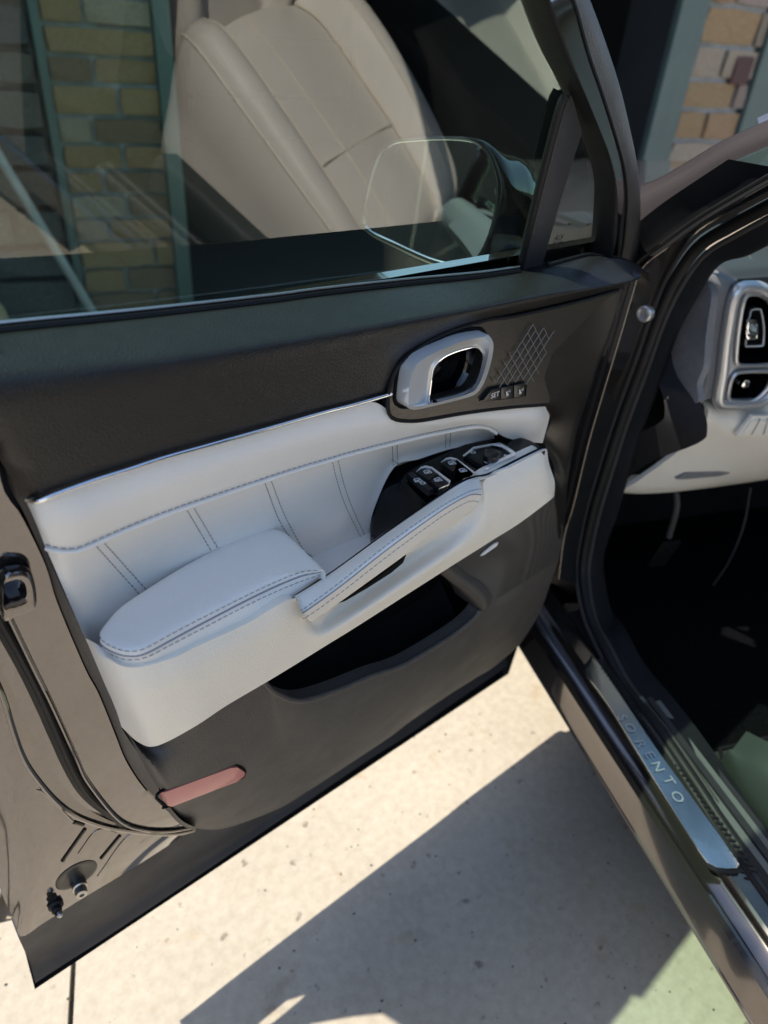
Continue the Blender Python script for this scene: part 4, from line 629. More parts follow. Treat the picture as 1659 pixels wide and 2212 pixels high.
# outer skin: closes the back of the door
def skin(t, x0, x1, n=14):
    z, y = t; return [V((x0+(x1-x0)*i/(n-1), y, z)) for i in range(n)]
front = [(.25, .93), (.40, .985), (.50, .975), (.62, .965), (.80, .93), (1.0, .885), (1.15, .845)]
prof = [(.25, .100), (.40, .122), (.50, .134), (.62, .150), (.80, .155), (1.0, .125), (1.15, .060)]
rear = [(.25, -.031), (.40, -.019), (.50, -.020), (.62, -.042), (.80, -.10), (1.0, -.18), (1.15, -.21)]
sk = [skin((z, y), r[1], f[1]) for (z, y), f, r in zip(prof, front, rear)]
grid_bm(rows_of(sk, 'len', 24, 4), V((0, -.018, 0)), bm)
grid_bm([[V((-.13, .034, .75)), V((-.20, .034, 1.165))], [V((-.05, .034, .75)), V((.085, .034, 1.165))]], V((0, .02, 0)), bm)  # unseen sheet added to stop sun reaching the armrest
# back closing sheet under the trim so nothing shines through
grid_bm([[V((.24, .05, z)), V((.82, .05, z))] for z in (.50, .8, 1.12)], None, bm)
DOOR = bmo('front_door', bm, M['paints'], CAR); DOOR['label'] = 'open front door with glossy inner steel edge'
D = DOOR
def dp(*a, **k): return patch(*a, parent=D, **k)
dp('weather_seal', [[p+V((-.004, .0, 0)) for p in kw('s2')], [p+V((.006, -.006, .0)) for p in kw('s2')], [p+V((.014, .0, .002)) for p in kw('s2')]], M['rubber'], n=60)
tube('weather_seal', [p+V((.004, -.004, 0)) for p in kw('s2')], .004, M['rubber'], D, 60)
tube('edge_bead', [p+V((0, -.002, 0)) for p in kw('s1')], .0022, M['paints'], D, 80)
tube('edge_bead', [p+V((0, -.002, 0)) for p in kw('s4')], .003, M['paints'], D, 80)
dp('lower_cladding', [kw('c0'), kw('c1'), kw('c2')], M['clad'], n=60, m=6, skirt=V((0, .03, 0)), mode='len')
from mathutils.bvhtree import BVHTree
CAMP = V((0, -.5, 1.36))
def bvh(o):
    off = WL[o.name]; vs = [v.co+off for v in o.data.vertices]; return BVHTree.FromPolygons(vs, [list(p.vertices) for p in o.data.polygons])
db = bvh(D)
def ondoor(P, off=.0):
    out = []
    for p in P:
        h = db.ray_cast(CAMP, (p-CAMP).normalized()); q = h[0] if h[0] is not None and (h[0]-p).length < .08 else p
        out.append(q+(CAMP-q).normalized()*off)
    return out
R_ = ondoor(kw('ribs'))
for a, b in ((0, 1), (5, 6), (12, 13)): bmo('dark_slot_line', tube_bm(rlen(ondoor([R_[a], R_[a].lerp(R_[b], .5), R_[b]]), 12), .0024, 8), M['gloss'], D)  # piano-black tubes, dark reflections in the pressed steel put into colour
for seq in ((2, 3, 4), (7, 8, 9), (10, 11, 12)): bmo('pressed_rib', tube_bm(ondoor(rlen([R_[i] for i in seq], 18)), .0011, 6), M['paints'], D)
def dnorm(p):
    h = db.ray_cast(CAMP, (p-CAMP).normalized()); n = h[1] if h[1] is not None else V((0, -1, 0))
    return n if n.dot(CAMP-p) > 0 else -n
# bump stops

def disc_loops(c, ax, up, prof_, n=24):
    s = ax.cross(up).normalized(); u = s.cross(ax).normalized()
    return [[c+ax*h+(s*math.cos(6.28318*i/n)+u*math.sin(6.28318*i/n))*r for i in range(n)] for r, h in prof_]
def lathe(name, c, ax, prof_, mat_, parent, n=24, cap1=True):
    return ring(name, disc_loops(c, ax.normalized(), V((0.1, .2, 1)), prof_, n), mat_, parent, cap1=cap1, mode='idx', k=1, ang=35)
AX = V((-.15, -1, .1))
p = ondoor(kw('plugc'), .002)[0]; lathe('bump_stop_dark_disc', ondoor(kw('plugc'), .0)[0], dnorm(kw('plugc')[0]), [(.025, -.003), (.025, .0006), (.0225, .0012), (.018, .0004), (.009, .0003)], M['key'], D)  # raised black disc standing in for the dark bowl of a recess
p = ondoor(kw('plug1'), .004)[0]; lathe('bump_stop', p, AX, [(.008, -.006), (.009, 0), (.009, .006), (.007, .007), (.0075, .010), (.0065, .016), (.003, .017), (.0025, .014)], M['steel'], D)
p = ondoor(kw('plug2'), .003)[0]; lathe('bump_stop', p+V((0, .0, 0)), AX, [(.009, -.004), (.009, .003), (.006, .005), (.006, .010), (.0035, .012), (.003, .016)], M['rubber'], D)
lathe('bump_stop_cap', p+V((.0, -.014, .002)), AX, [(.0035, 0), (.0035, .004), (.002, .006)], M['steel'], D)
ring('latch_surround', [kw('latch'), scaled(kw('latch'), .93, V((0, -.008, 0))), scaled(kw('latchi'), 1.12, V((0, -.012, 0))), kw('latchi'), [q+V((0, .02, 0)) for q in kw('latchi')]], M['paints'], D, 60, m=3)
plate('latch_opening', [q+V((0, .012, 0)) for q in kw('latchi')], V((0, .004, 0)), M['gloss'], D, 0, 40)
# trim rim
dp('trim_edge', [kw('rI'), [a.lerp(b, .5)+V((-.002, -.004, 0)) for a, b in zip(kw('rI'), kw('rO'))], kw('rO'), [q+V((0, .008, 0)) for q in kw('rO')]], M['trim'], mode='idx', n=5, m=3, skirt=None)
# upper trim
ut = [kw('ut%d' % i) for i in range(5)]
dp('upper_trim', [ut[0], [a+V((0, -.012, .001)) for a in ut[0]]]+ut[1:], M['soft'], mode='x', n=90, m=5)
PF = [(.034, 1.160), (.028, 1.166), (-.022, 1.144), (-.034, 1.108), (-.03, 1.08), (.03, 1.075)]
dp('trim_sun_block', [[V((-.185, y, z)) for y, z in PF], [V((-.06, y, z)) for y, z in PF], [V((.066, y, z)) for y, z in PF]], M['soft'], mode='idx', n=2, m=2, skirt=None)  # unseen length added to block sun on the armrest and carry the belt shadow
dp('front_trim', [kw('fe1'), [a.lerp(b, .5)+V((0, -.003, 0)) for a, b in zip(kw('fe1'), kw('fe0'))], kw('fe0'), [q+V((.004, .025, 0)) for q in kw('fe0')]], M['brush'], mode='idx', n=5, m=4)
tube('chrome_strip', kw('chrome'), .0021, M['chrome2'], D, 90, 10)
tube('belt_seal', [p+V((0, .006, .001)) for p in kw('ut0')[:10]], .004, M['rubber'], D, 80)
tube('belt_seal', [p+V((0, .006, .006)) for p in kw('ut0')[:10]], .0015, M['glass2'] if False else M['steel'], D, 80)
tube('belt_seal', [p+V((0, .004, .001)) for p in kw('ut0')[10:]], .003, M['rubber'], D, 40)
# beige band, quilted panel
dp('upper_armrest_band', [kw('bu0'), kw('bu1'), kw('bu2')], M['beige'], mode='idx', n=6, m=6)
dp('quilted_panel', [kw('qp0'), kw('qp1'), kw('qp2'), kw('qp3')], M['beige'], mode='idx', n=6, m=6, skirt=V((0, .02, 0)))
# surface finder for stitches on the quilted panel
from mathutils.bvhtree import BVHTree
def bvh(o):
    off = WL[o.name]; vs = [v.co+off for v in o.data.vertices]; return BVHTree.FromPolygons(vs, [list(p.vertices) for p in o.data.polygons])
qb = bvh(bpy.data.objects['quilted_panel'])
CAMP = V((0, -.5, 1.36))
st = bmesh.new(); cre = bmesh.new()
for i in range(12):
    P = rlen(kw('st%d' % i), 14); Q = []
    for p in P:
        h = qb.find_nearest(p)
        hit = qb.ray_cast(CAMP, (p-CAMP).normalized())
        q = hit[0] if hit[0] is not None else h[0]
        Q.append(q+V((0, -.0006, 0)))
    dashes(st, Q, .00045, .0038, .002)
for a, b in ((1, 2), (4, 6), (8, 9), (12, 13)): pass
P = rlen(kw('seam'), 60)
bq = bvh(bpy.data.objects['upper_armrest_band']); Q = []
for p in P:
    h = bq.find_nearest(p); Q.append(h[0])
tube('piping', [q+V((0, -.001, -.002)) for q in Q], .0022, M['beige'], D, 90, 8)
dashes(st, [q+V((0, -.0022, .0022)) for q in Q], .00048, .004, .002)
# armrest pad
at = kw('arm_top'); al = kw('arm_low'); nb = 13
low = [p+V((0, .0, -.027)) for p in at[:nb]]+al
c_ = centroid(at)
loops = [[c_+(p-c_)*.30+V((0, 0, .0035)) for p in at], [c_+(p-c_)*.70+V((0, 0, .0035)) for p in at], [c_+(p-c_)*.93+V((0, 0, .0025)) for p in at], at,
         [a.lerp(b, .4)+V((0, -.0025, .0)) for a, b in zip(at, low)], [a.lerp(b, .75)+V((0, -.0025, 0)) for a, b in zip(at, low)], low, [p+V((0, .006, -.01)) for p in low]]
pad = ring('armrest_pad', loops, M['beige'], D, cap0=True, cap1=True, mode='idx', k=4, ang=60, m=2)
pb = bvh(pad)
def onpad(P, b=pb, off=.0008):
    out = []
    for p in rlen(P, 60):
        h = b.ray_cast(CAMP, (p-CAMP).normalized())
        q = h[0] if h[0] is not None else p
        if (q-p).length > .03: q = p
        out.append(q+(CAMP-q).normalized()*off)
    return out
dashes(st, onpad(kw('arm_s1')), .00048, .004, .002)
dashes(st, onpad(kw('arm_s3')), .00048, .004, .002)
tube('pad_seam', onpad(kw('arm_s2'), off=.0), .0010, M['thread'], D, 70, 6)
# lower beige moulding
lb = dp('lower_armrest_moulding', [kw('lb0'), kw('lb1'), kw('lb2'), kw('lb3')], M['beigep'], mode='idx', n=6, m=7, skirt=V((0, .018, 0)))
# pull handle
G = [kw('gr%d' % i) for i in range(4)]
back = [p+V((0, .010, -.006)) for p in G[0]]
grp = dp('pull_handle', [back, G[0], G[1], G[2], G[3], [p+V((0, .03, -.002)) for p in G[3]]], M['beige'], mode='idx', n=6, m=5, skirt=None)
gb = bvh(grp)
dashes(st, onpad(kw('gs1'), gb), .00048, .0042, .002)
dashes(st, onpad([a+V((0, 0, -.005)) for a in kw('gs2')], gb), .00048, .0042, .002)
tube('handle_seam', onpad([a.lerp(b, .6) for a, b in zip(kw('gs1'), kw('gs2'))], gb, .0), .0008, M['thread'], D, 70, 6)
stitch = bmo('stitching', st, M['thread'], D, False); stitch['kind'] = 'stuff'
tube('handle_chrome_strip', kw('strip'), .0018, M['chrome'], D, 90, 8)
tube('handle_gap', kw('strip2'), .0016, M['dark'], D, 90, 8)
plate('handle_slot', kw('slot'), V((0, .004, 0)), M['dark'], D, .0005)  # flat black plate for the shade of the slot under the grip
# tray floor behind the handle
g0 = kw('gr0'); dp('tray_floor', [[V((.22, .012, .86)), V((.34, .012, .86)), V((.46, .012, .86))], [V((.22, -.035, .86)), V((.34, -.035, .86)), V((.44, -.035, .86))]], M['beige'], n=6, m=1)
# switch panel
spn = dp('switch_panel', [kw('sp0'), kw('sp1'), kw('sp2')], M['gloss'], mode='idx', n=6, m=4, skirt=V((0, 0, -.03)))
UP = V((0, 0, -.004))
for nme, mt in (('sw1a', 'key'), ('sw1b', 'key'), ('sw2a', 'key'), ('sw2b', 'key')):
    plate('window_switch', kw(nme), V((0, 0, -.012)), M[mt], D, .0008)
for nme in ('sw1c', 'sw2c'): plate('switch_chrome', kw(nme), V((0, 0, -.0015)), M['chrome'], D, .0004)
plate('window_lock_switch', kw('swlock'), V((0, 0, -.008)), M['key'], D, .0006)
plate('mirror_control', kw('mir_base'), V((0, 0, -.012)), M['key'], D, .0008)
for nme in ('mir_chrome', 'mir_chrome2'): plate('switch_chrome', kw(nme), V((0, 0, -.0015)), M['chrome'], D, .0003)
mp_ = kw('mir_pad'); ring('mirror_dial', [[p-V((0, 0, .009)) for p in mp_], mp_, scaled(mp_, .8, V((0, 0, .0005))), scaled(mp_, .55, V((0, 0, -.0012)))], M['key'], D, cap1=True, mode='idx', k=2)
GLY = []
def glyph(bm, kind, c, ux, uy, s):
    bm = bmesh.new(); GLY.append(bm)
    def bar(x0, y0, x1, y1, w=.10):
        a, b = V((x0, y0)), V((x1, y1)); d = (b-a).normalized(); n = V((-d.y, d.x))*w/2*s*1.0
        q = [a*s-n, b*s-n, b*s+n, a*s+n]; vs = [bm.verts.new(c+ux*p.x+uy*p.y) for p in q]; bm.faces.new(vs)
    if kind == 'win':
        for l in ((-.5, -.4, .5, -.4), (-.5, -.4, -.4, .3), (-.4, .3, .35, .4), (.35, .4, .5, -.4), (-.5, -.05, .5, -.05), (.0, -.4, .25, .15), (-.25, -.3, .1, .0)): bar(*l, .13)
    if kind == 'lock':
        for l in ((-.4, -.4, .3, -.4), (-.4, -.4, -.4, .1), (-.4, .1, .3, .1), (.3, .1, .3, -.4), (-.2, .1, -.2, .4), (-.2, .4, .15, .4), (.15, .4, .15, .1)): bar(*l, .14)
    if kind == 'tri':
        vs = [bm.verts.new(c+ux*p[0]*s+uy*p[1]*s) for p in ((-.3, -.25), (.3, -.25), (0, .3))]; bm.faces.new(vs)
    if kind == 'seat':
        for l in ((-.3, .4, -.15, -.1), (-.15, -.1, .3, -.1), (.3, -.1, .3, -.3), (-.15, -.3, .3, -.3), (-.15, -.1, -.15, -.3), (-.15, .4, -.02, -.02)): bar(*l, .14)
        bar(.3, .2, .3, .45, .1)
gl = bmesh.new(); I_ = kw('ico'); ux = (I_[1]-I_[0]).normalized(); ux = V((.93, -.30, 0)).normalized(); uy = V((.30, .93, 0)).normalized()
for i in (0, 1, 2, 3, 4): glyph(gl, 'win', I_[i], ux, uy, .0085)
for i in (5, 6, 7): glyph(gl, 'lock', I_[i], ux, uy, .0075)
for i in (8, 9, 10, 11): glyph(gl, 'tri', I_[i]+V((0, 0, .0078 if False else .0)), ux, uy, .003)
for i in (8, 9, 10, 11):
    q = I_[i]; t_ = (CAMP-q).normalized(); glyph(gl, 'tri', q+t_*.0105, ux, uy, .0045)
for i in (12, 13): glyph(gl, 'lock', I_[i], ux, uy, .006)
for g_ in GLY: bmo('switch_icon', g_, M['white'], D, False)
GLY.clear()
# release handle, brushed bezel
hz = [p+V((0, 0, 0)) for p in kw('hb_out')]; hz = [V((p.x, -.024, p.z)) for p in hz]; HOLEY = -.024
def fan_patch(P, mat_, name):
    bm = bmesh.new(); vs = [bm.verts.new(p) for p in P]; f = bm.faces.new(vs); bmesh.ops.triangulate(bm, faces=[f])
    return bm
hole = [V((p.x, -.024, p.z)) for p in rlen(scaled(kw('ho'), .96), 48, True)]
annulus('brushed_bezel', hz, [hole], V((0, .010, 0)), M['brush'], D, 0)
tube('bezel_edge', kw('hb_out')[15:]+kw('hb_out')[:9], .0021, M['rubber'], D, 90, 8)
tube('bezel_lip', scaled(kw('ho'), 1.05, V((0, .0125, 0))), .0022, M['dark'], D, 70, 8, closed=True)
ring('release_handle', [[p+V((0, .018, 0)) for p in kw('ho')], kw('ho'), kw('hm'), kw('hm'), kw('hi')], M['chrome'], D, 72, m=1, ang=25)
ring('handle_inner_rim', [kw('hi'), [p+V((0, -.002, 0)) for p in scaled(kw('hi'), .97)], kw('hi2'), [p+V((0, .016, 0)) for p in kw('hi2')]], M['chrome2'], D, 72, m=2)
plate('handle_cup', [p+V((0, .014, 0)) for p in scaled(kw('hi2'), 1.05)], V((0, .004, 0)), M['gloss'], D, 0, 40)
plate('memory_switch_surround', scaled(kw('setb'), 1.04, V((0, .0012, 0))), V((0, .006, 0)), M['gloss'], D, .0006)
for q in ('set1', 'set2', 'set3'): plate('memory_switch', kw(q), V((0, .005, 0)), M['key'], D, .0005)
s_ = kw('sett'); t_ = bmesh.new()
text('memory_switch_lettering', 'SET', s_[0]+V((0, -.001, 0)), V((1, 0, .02)), V((0, 0, 1)), .0088, M['white'], D)
for k in (1, 2): glyph(t_, 'seat', s_[k]+V((-.001, -.001, 0)), XA, ZA, .0075)
for g_ in GLY: bmo('switch_icon', g_, M['white'], D, False)
for k, tt in ((1, '1'), (2, '2')): text('memory_switch_lettering', tt, s_[k]+V((.0035, -.0008, .002)), XA, ZA, .0052, M['white'], D)
# raised diamond lattice
lat = bmesh.new(); L_ = kw('lat'); zc = sum(p.z for p in L_)/5
def inside(x, z):
    Q = [(p.x, p.z) for p in L_]; r = False; j = 4
    for i in range(5):
        if (Q[i][1] > z) != (Q[j][1] > z) and x < (Q[j][0]-Q[i][0])*(z-Q[i][1])/(Q[j][1]-Q[i][1])+Q[i][0]: r = not r
        j = i
    return r
cx = sum(p.x for p in L_)/5; stp = .0108; yb = L_[0].y
e1 = V((.62, 0, .785)); e2 = V((.66, 0, -.75)); 
for i in range(-9, 10):
    for j in range(-9, 10):
        o_ = V((cx, yb-.0004, zc))+e1*stp*i+e2*stp*j
        for e in (e1, e2):
            m_ = o_+e*stp*.5
            if inside(m_.x, m_.z):
                tube_bm([o_+V((0, -.0012, 0)), m_+V((0, -.0008, 0)), o_+e*stp+V((0, -.0012, 0))], .00055, 4, lat)
bmo('diamond_relief', lat, M['relief'], D, False)
# lower trim, pocket, grille
dp('lower_trim', [kw('lt%d' % i) for i in range(5)], M['trim'], mode='idx', n=5, m=5, skirt=V((0, .02, 0)))
lip = kw('lt0')[5:14]; lip = ridx(lip, 4)
top_ = [p for p in kw('lb3')[4:12]]; top_ = rlen(top_, len(lip))
pk = [[p+V((0, .001, -.0015)) for p in lip], [p+V((0, .012, -.006)) for p in lip], [p+V((0.0, .03, -.05)) for p in lip], [V((p.x+.0, .036, p.z+.0)) for p in lip], [V((q.x+.02, .042, q.z+.03)) for q in top_]]
bmo('map_pocket', grid_bm([list(r) for r in pk]), M['dark'], D)  # pocket inside coloured near black, its shade put into the material
bmo('pocket_lip', tube_bm(lip, .0035, 8), M['trim'], D)
dp('pocket_end', [kw('pp0'), kw('pp1'), kw('pp2')], M['trim'], mode='idx', n=5, m=5, skirt=V((0, .05, 0)))
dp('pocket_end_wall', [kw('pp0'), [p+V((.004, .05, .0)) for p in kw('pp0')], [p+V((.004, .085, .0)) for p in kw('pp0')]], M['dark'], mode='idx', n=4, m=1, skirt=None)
dp('speaker_grille', [kw('gl0'), kw('gl1'), kw('gl2')], M['grille'], mode='idx', n=8, m=5)
plate('speaker_badge', kw('badge'), V((0, .002, 0)), M['white'], D, .0004)
plate('door_reflector', kw('refl'), V((0, .006, 0)), M['red'], D, .0008, None)
plate('door_reflector_end', kw('refl2'), V((.002, .004, 0)), M['red2'], D, .0005)
tube('reflector_gap', [p+V((0, .003, 0)) for p in scaled(kw('refl'), 1.03)], .0016, M['dark'], D, 60, 6, closed=True)
# window frame and glass (glass leans inwards)
TN = .30
def gz(x, z, off=0): return V((x, .04-(z-1.15)*TN+off, z))
ext = lambda nm, dx, off: [gz(.02, 1.58, off+.0), gz(.30, 1.56+dx, off), gz(.45, 1.49+dx, off)]+[V(p) for p in K[nm]]
f_ = [ext('f1', -.03, .0), ext('f2', -.0, -.018), ext('f3', .03, .012), ext('f4', .05, .03)]
dp('window_frame', [f_[0], [a.lerp(b, .55)+V((0, -.006, 0)) for a, b in zip(f_[0], f_[1])] if len(f_[0]) == len(f_[1]) else f_[0], f_[1]], M['rubber'], n=80, m=5, skirt=V((0, .008, 0)))
dp('window_frame', [f_[1], f_[2]], M['gloss'], n=80, m=3, skirt=V((0, .008, 0)))
dp('window_frame_edge', [f_[2], [a.lerp(b, .5)+V((0, -.004, 0)) for a, b in zip(rlen(f_[2], 12), rlen(f_[3], 12))], f_[3], [p+V((.0, .03, 0)) for p in f_[3]]], M['trim'], n=80, m=4, skirt=None)
tube('frame_bead', f_[2], .0022, M['chrome'] if False else M['rubber'], D, 80)
rf = [gz(.0, 1.585, .005), gz(-.13, 1.57, .005), gz(-.20, 1.50, .005), gz(-.215, 1.35, .005), gz(-.21, 1.12, .005)]
bmo('rear_window_frame', tube_bm(rlen(rf, 20), .028, 10, r2=.02), M['gloss'], D)
B = kw('bar')
plate('divider_bar', [B[0], B[1], B[2], B[3], B[4], B[5], B[6]], V((0, .005, 0)), M['clad'], D, .0015)
tube('divider_seal', kw('barseal'), .0045, M['rubber'], D, 30)
gl_P = [gz(-.12, 1.12, 0), gz(.70, 1.07, 0), V(K['bar'][4]), V(K['bar'][0])]+[V(p) for p in K['f1'][:3]][::-1]
gl_P = [gz(-.20, 1.12), gz(.66, 1.10), V(K['barseal'][3]), V(K['barseal'][2]), V(K['barseal'][0]), V(K['f1'][3]), V(K['f1'][2]), V(K['f1'][1]), V(K['f1'][0]), gz(.44, 1.475), gz(.30, 1.54), gz(.02, 1.565), gz(-.13, 1.56), gz(-.19, 1.49), gz(-.205, 1.35)]
bm = bmesh.new(); bm.faces.new([bm.verts.new(gz(p.x, p.z, .004)) for p in gl_P]); bmo('window_glass', bm, M['glass'], D, False)
bm = bmesh.new(); bm.faces.new([bm.verts.new(gz(p[0], p[2], .006)) for p in K['qg']]); bmo('quarter_glass', bm, M['glass2'], D, False)
kk = kw('mark'); gx = V((1, 0, 0)); gy = V((0, -TN, 1)).normalized()
for i, (tx, sz) in enumerate((('KIA', .0105), ('SOL M2M', .0040), ('AS2 43R-00042', .0038), ('E4 43R-00412', .0040))):
    text('glass_marking', tx, kk[min(i, 3)]+V((0, -.001, 0)), gx, gy, sz, M['dark'], D, mirror=True)
bm = tube_bm([kk[4]+V((math.cos(t)*.0045, -.001, math.sin(t)*.0045)) for t in [i*.5236 for i in range(12)]], .0003, 4, closed=True); bmo('glass_marking', bm, M['dark'], D, False)
# side mirror
mg = kw('mg'); mh = kw('mh'); mh2 = kw('mh2'); nM = V((-.90, -.43, .08)).normalized()
bm = bmesh.new(); bm.faces.new([bm.verts.new(p+nM*.001) for p in rlen(mg, 48, True)]); bmo('mirror_glass', bm, M['mirror'], D, False)
ring('side_mirror_housing', [[p-nM*.004 for p in scaled(mg, 1.0)], [p+nM*.004 for p in scaled(mg, 1.02)], mh, [a.lerp(b, .5) for a, b in zip(mh, [q+nM*.02 for q in mh2])], mh2, [p-nM*.05 for p in scaled(mh2, .75)]], M['gloss'], D, cap1=True, mode='idx', k=4, m=3, ang=50)
tube('mirror_rim', scaled(mg, 1.01, nM*.003), .0016, M['chrome2'], D, 70, 6, closed=True)
c_ = centroid(mh2)
bmo('mirror_arm', box_bm(V((.80, .13, 1.09)), XA, YA, ZA, .07, .14, .035, .008), M['gloss'], D)
BMR = [rlen([V((-.2, .038, 1.163)), V((.4, .037, 1.148)), V((.70, .036, 1.131)), V((.845, .037, 1.124))], 41), rlen([V((-.2, .075, 1.155)), V((.4, .078, 1.138)), V((.70, .085, 1.122)), V((.85, .09, 1.115))], 41), rlen([V((-.2, .11, 1.12)), V((.4, .12, 1.11)), V((.70, .12, 1.09)), V((.855, .11, 1.08))], 41)]
dp('added_belt_strip', [r[:37] for r in BMR], M['rubber'], n=30, m=3, skirt=V((0, 0, -.01)))
dp('added_belt_strip', [r[36:] for r in BMR], M['silver'], n=12, m=3, skirt=V((0, 0, -.01)))  # silver end added to stand in for sunlit bodywork behind quarter glass

# ---- body aperture
def cp(name, rows, mat_, **k): return patch(name, rows, mat_, CAR, **k)
SK = RT*.02
hl, se, se2, tr = kc('ap_hl'), kc('ap_seal'), kc('ap_seal2'), kc('ap_trim')
cp('a_pillar_skin', [kc('ap_pl0'), [a.lerp(b, .5)+V((0, 0, .008)) for a, b in zip(kc('ap_pl0'), kc('ap_pl1'))], kc('ap_pl1'), kc('ap_pl2')], M['paint'], mode='idx', n=6, m=4, skirt=None)
fo = [p+FW*.05-RT*.00 for p in hl]
cp('hinge_pillar', [[p+FW*.09-RT*.005 for p in hl], [p+FW*.03+RT*.02 for p in hl], hl], M['matte'], mode='idx', n=5, m=3, skirt=None)  # body pillar in near black, shade of the door gap in its colour
cp('hinge_pillar', [hl, [p-FW*.006+RT*.004 for p in hl], [p+RT*.0 for p in rlen(se, 30)[:19]]], M['paint'], n=50, m=3, skirt=None) if False else None
se_f = se[:12]
cp('hinge_pillar_inner', [rlen(hl, 40)[:22], rlen(se_f, 40)[:22]], M['paintg'], n=30, m=4, skirt=None)
cp('hinge_pillar_inner', [rlen(hl, 40)[21:], rlen(se_f, 40)[21:]], M['matte'], n=30, m=4, skirt=None)  # lower part blackened, the door's shade put into the colour
tube('pillar_edge_bead', hl, .0016, M['paints'], CAR, 80)
tube('pillar_edge_bead', [p+FW*.012-RT*.004 for p in hl], .003, M['rubber'], CAR, 80)
tube('door_seal', [a.lerp(b, .5) for a, b in zip(se, se2)], .009, M['rubber'], CAR, 120, 12)
tube('door_seal_lip', se, .0035, M['rubberg'], CAR, 120, 8)
tube('door_seal_lip', se2, .004, M['rubberg'], CAR, 120, 8)
cp('aperture_trim', [se2, [a.lerp(b, .5)-FW*.004 for a, b in zip(se2, tr)], tr, [p+FW*.03+RT*.03 for p in tr]], M['matte'], mode='idx', n=5, m=3, skirt=None)
lathe('body_plug', kc('bodyplug')[0], -RT-FW*.5, [(.012, -.006), (.012, .003), (.009, .0045), (.006, .003)], M['silver'], CAR)
# sill, extruded along the car
def sillrun(name, prof_, mat_, a0=-3.0, a1=.12, parent=CAR, n=2, bend=None):
    rows = []
    for a in ([a0, a1] if n == 2 else [a0+(a1-a0)*i/(n-1) for i in range(n)]):
        rows.append([car(a, b, z) for b, z in prof_])
    return bmo(name, grid_bm(rows), mat_, parent, True, 25)
sillrun('sill_cladding', [(.10, .27), (.02, .285), (-.03, .31), (-.055, .328), (-.062, .336), (-.058, .345), (-.056, .395), (-.05, .402), (-.045, .402)], M['paintg'])
sillrun('sill_outer_panel', [(-.046, .396), (-.044, .404), (-.028, .408), (-.024, .411), (-.022, .424), (-.018, .427), (.02, .427)], M['paintg'])
tube('sill_bead', [car(-3, -.060, .340), car(-1.2, -.060, .340), car(.1, -.060, .340)], .0013, M['clad'], CAR, 8, 6)
sillrun('sill_flange', [(.006, .425), (.008, .434), (.014, .436), (.02, .434), (.024, .428)], M['trim2'], a1=-.18)
sc = kc('scuff'); plate('scuff_plate', sc, V((0, 0, -.005)), M['scuff'], CAR, .0012, 60)
plate('scuff_plate_base', [p+V((0, 0, -.0025)) for p in scaled(sc, 1.03)], V((0, 0, -.004)), M['rubber'], CAR, .001, 60)
lt = kc('letters'); dirL = (lt[-1]-lt[0]).normalized(); side = dirL.cross(ZA)
for ch, p in zip('SORENTO', lt): text('scuff_lettering', ch, p+V((0, 0, .0006)), -FW*0+dirL, ZA.cross(dirL), .024, M['scufft'], CAR)
tk = bmesh.new()
for i in range(44):
    a = -.20-i*.009; c0 = car(a, .0105, .4385)
    box_bm(c0, (FW+RT*.6).normalized(), (RT-FW*.6).normalized(), ZA, .0035, .010, .0012, 0, tk)
bmo('scuff_tread', tk, M['rubber'], CAR, False)
for k, (b0, z0, m_) in enumerate(((.030, .440, 'sillt'), (.042, .444, 'trim2'), (.054, .441, 'sillt'), (.068, .436, 'trim2'))):
    sillrun('inner_sill_trim', [(b0-.006, z0-.01), (b0-.005, z0), (b0+.005, z0+.001), (b0+.007, z0-.01)], M[m_], a1=-.28-.008*k)
sillrun('inner_sill_panel', [(.018, .43), (.075, .432), (.085, .42), (.095, .37), (.12, .345)], M['trim2'], a1=-.05)
cbox('floor_carpet', -3, .75, .09, 1.75, .30, .345, M['blackc'], CAR)
mt = cbox('floor_mat', -.75, -.36, .14, .55, .346, .356, M['carpet'], CAR, .004)
tube('mat_binding', [car(-.75, .14, .357), car(-.5, .138, .357), car(-.37, .14, .357), car(-.36, .2, .357), car(-.36, .5, .357)], .004, M['rubber'], CAR, 10)
# seat base side trim with its lever
ssd = [(-.40, .135), (-.47, .12), (-.56, .118), (-.70, .12), (-.95, .13)]
zt = (.43, .475, .49, .49, .49)
cp('seat_side_trim', [[car(a+.02, b+.04, z) for (a, b), z in zip(ssd, zt)], [car(a, b, z-.006) for (a, b), z in zip(ssd, zt)], [car(a, b-.01, .42) for a, b in ssd], [car(a+.01, b, .37) for a, b in ssd]], M['dial'], mode='idx', n=5, m=4, skirt=None)
bmo('seat_lever', plate_bm([car(-.50, .108, .475), car(-.50, .108, .455), (car(-.60, .105, .452)), car(-.66, .106, .46), car(-.65, .106, .475), car(-.58, .106, .482)], RT*.012, .003), M['dial'], CAR)
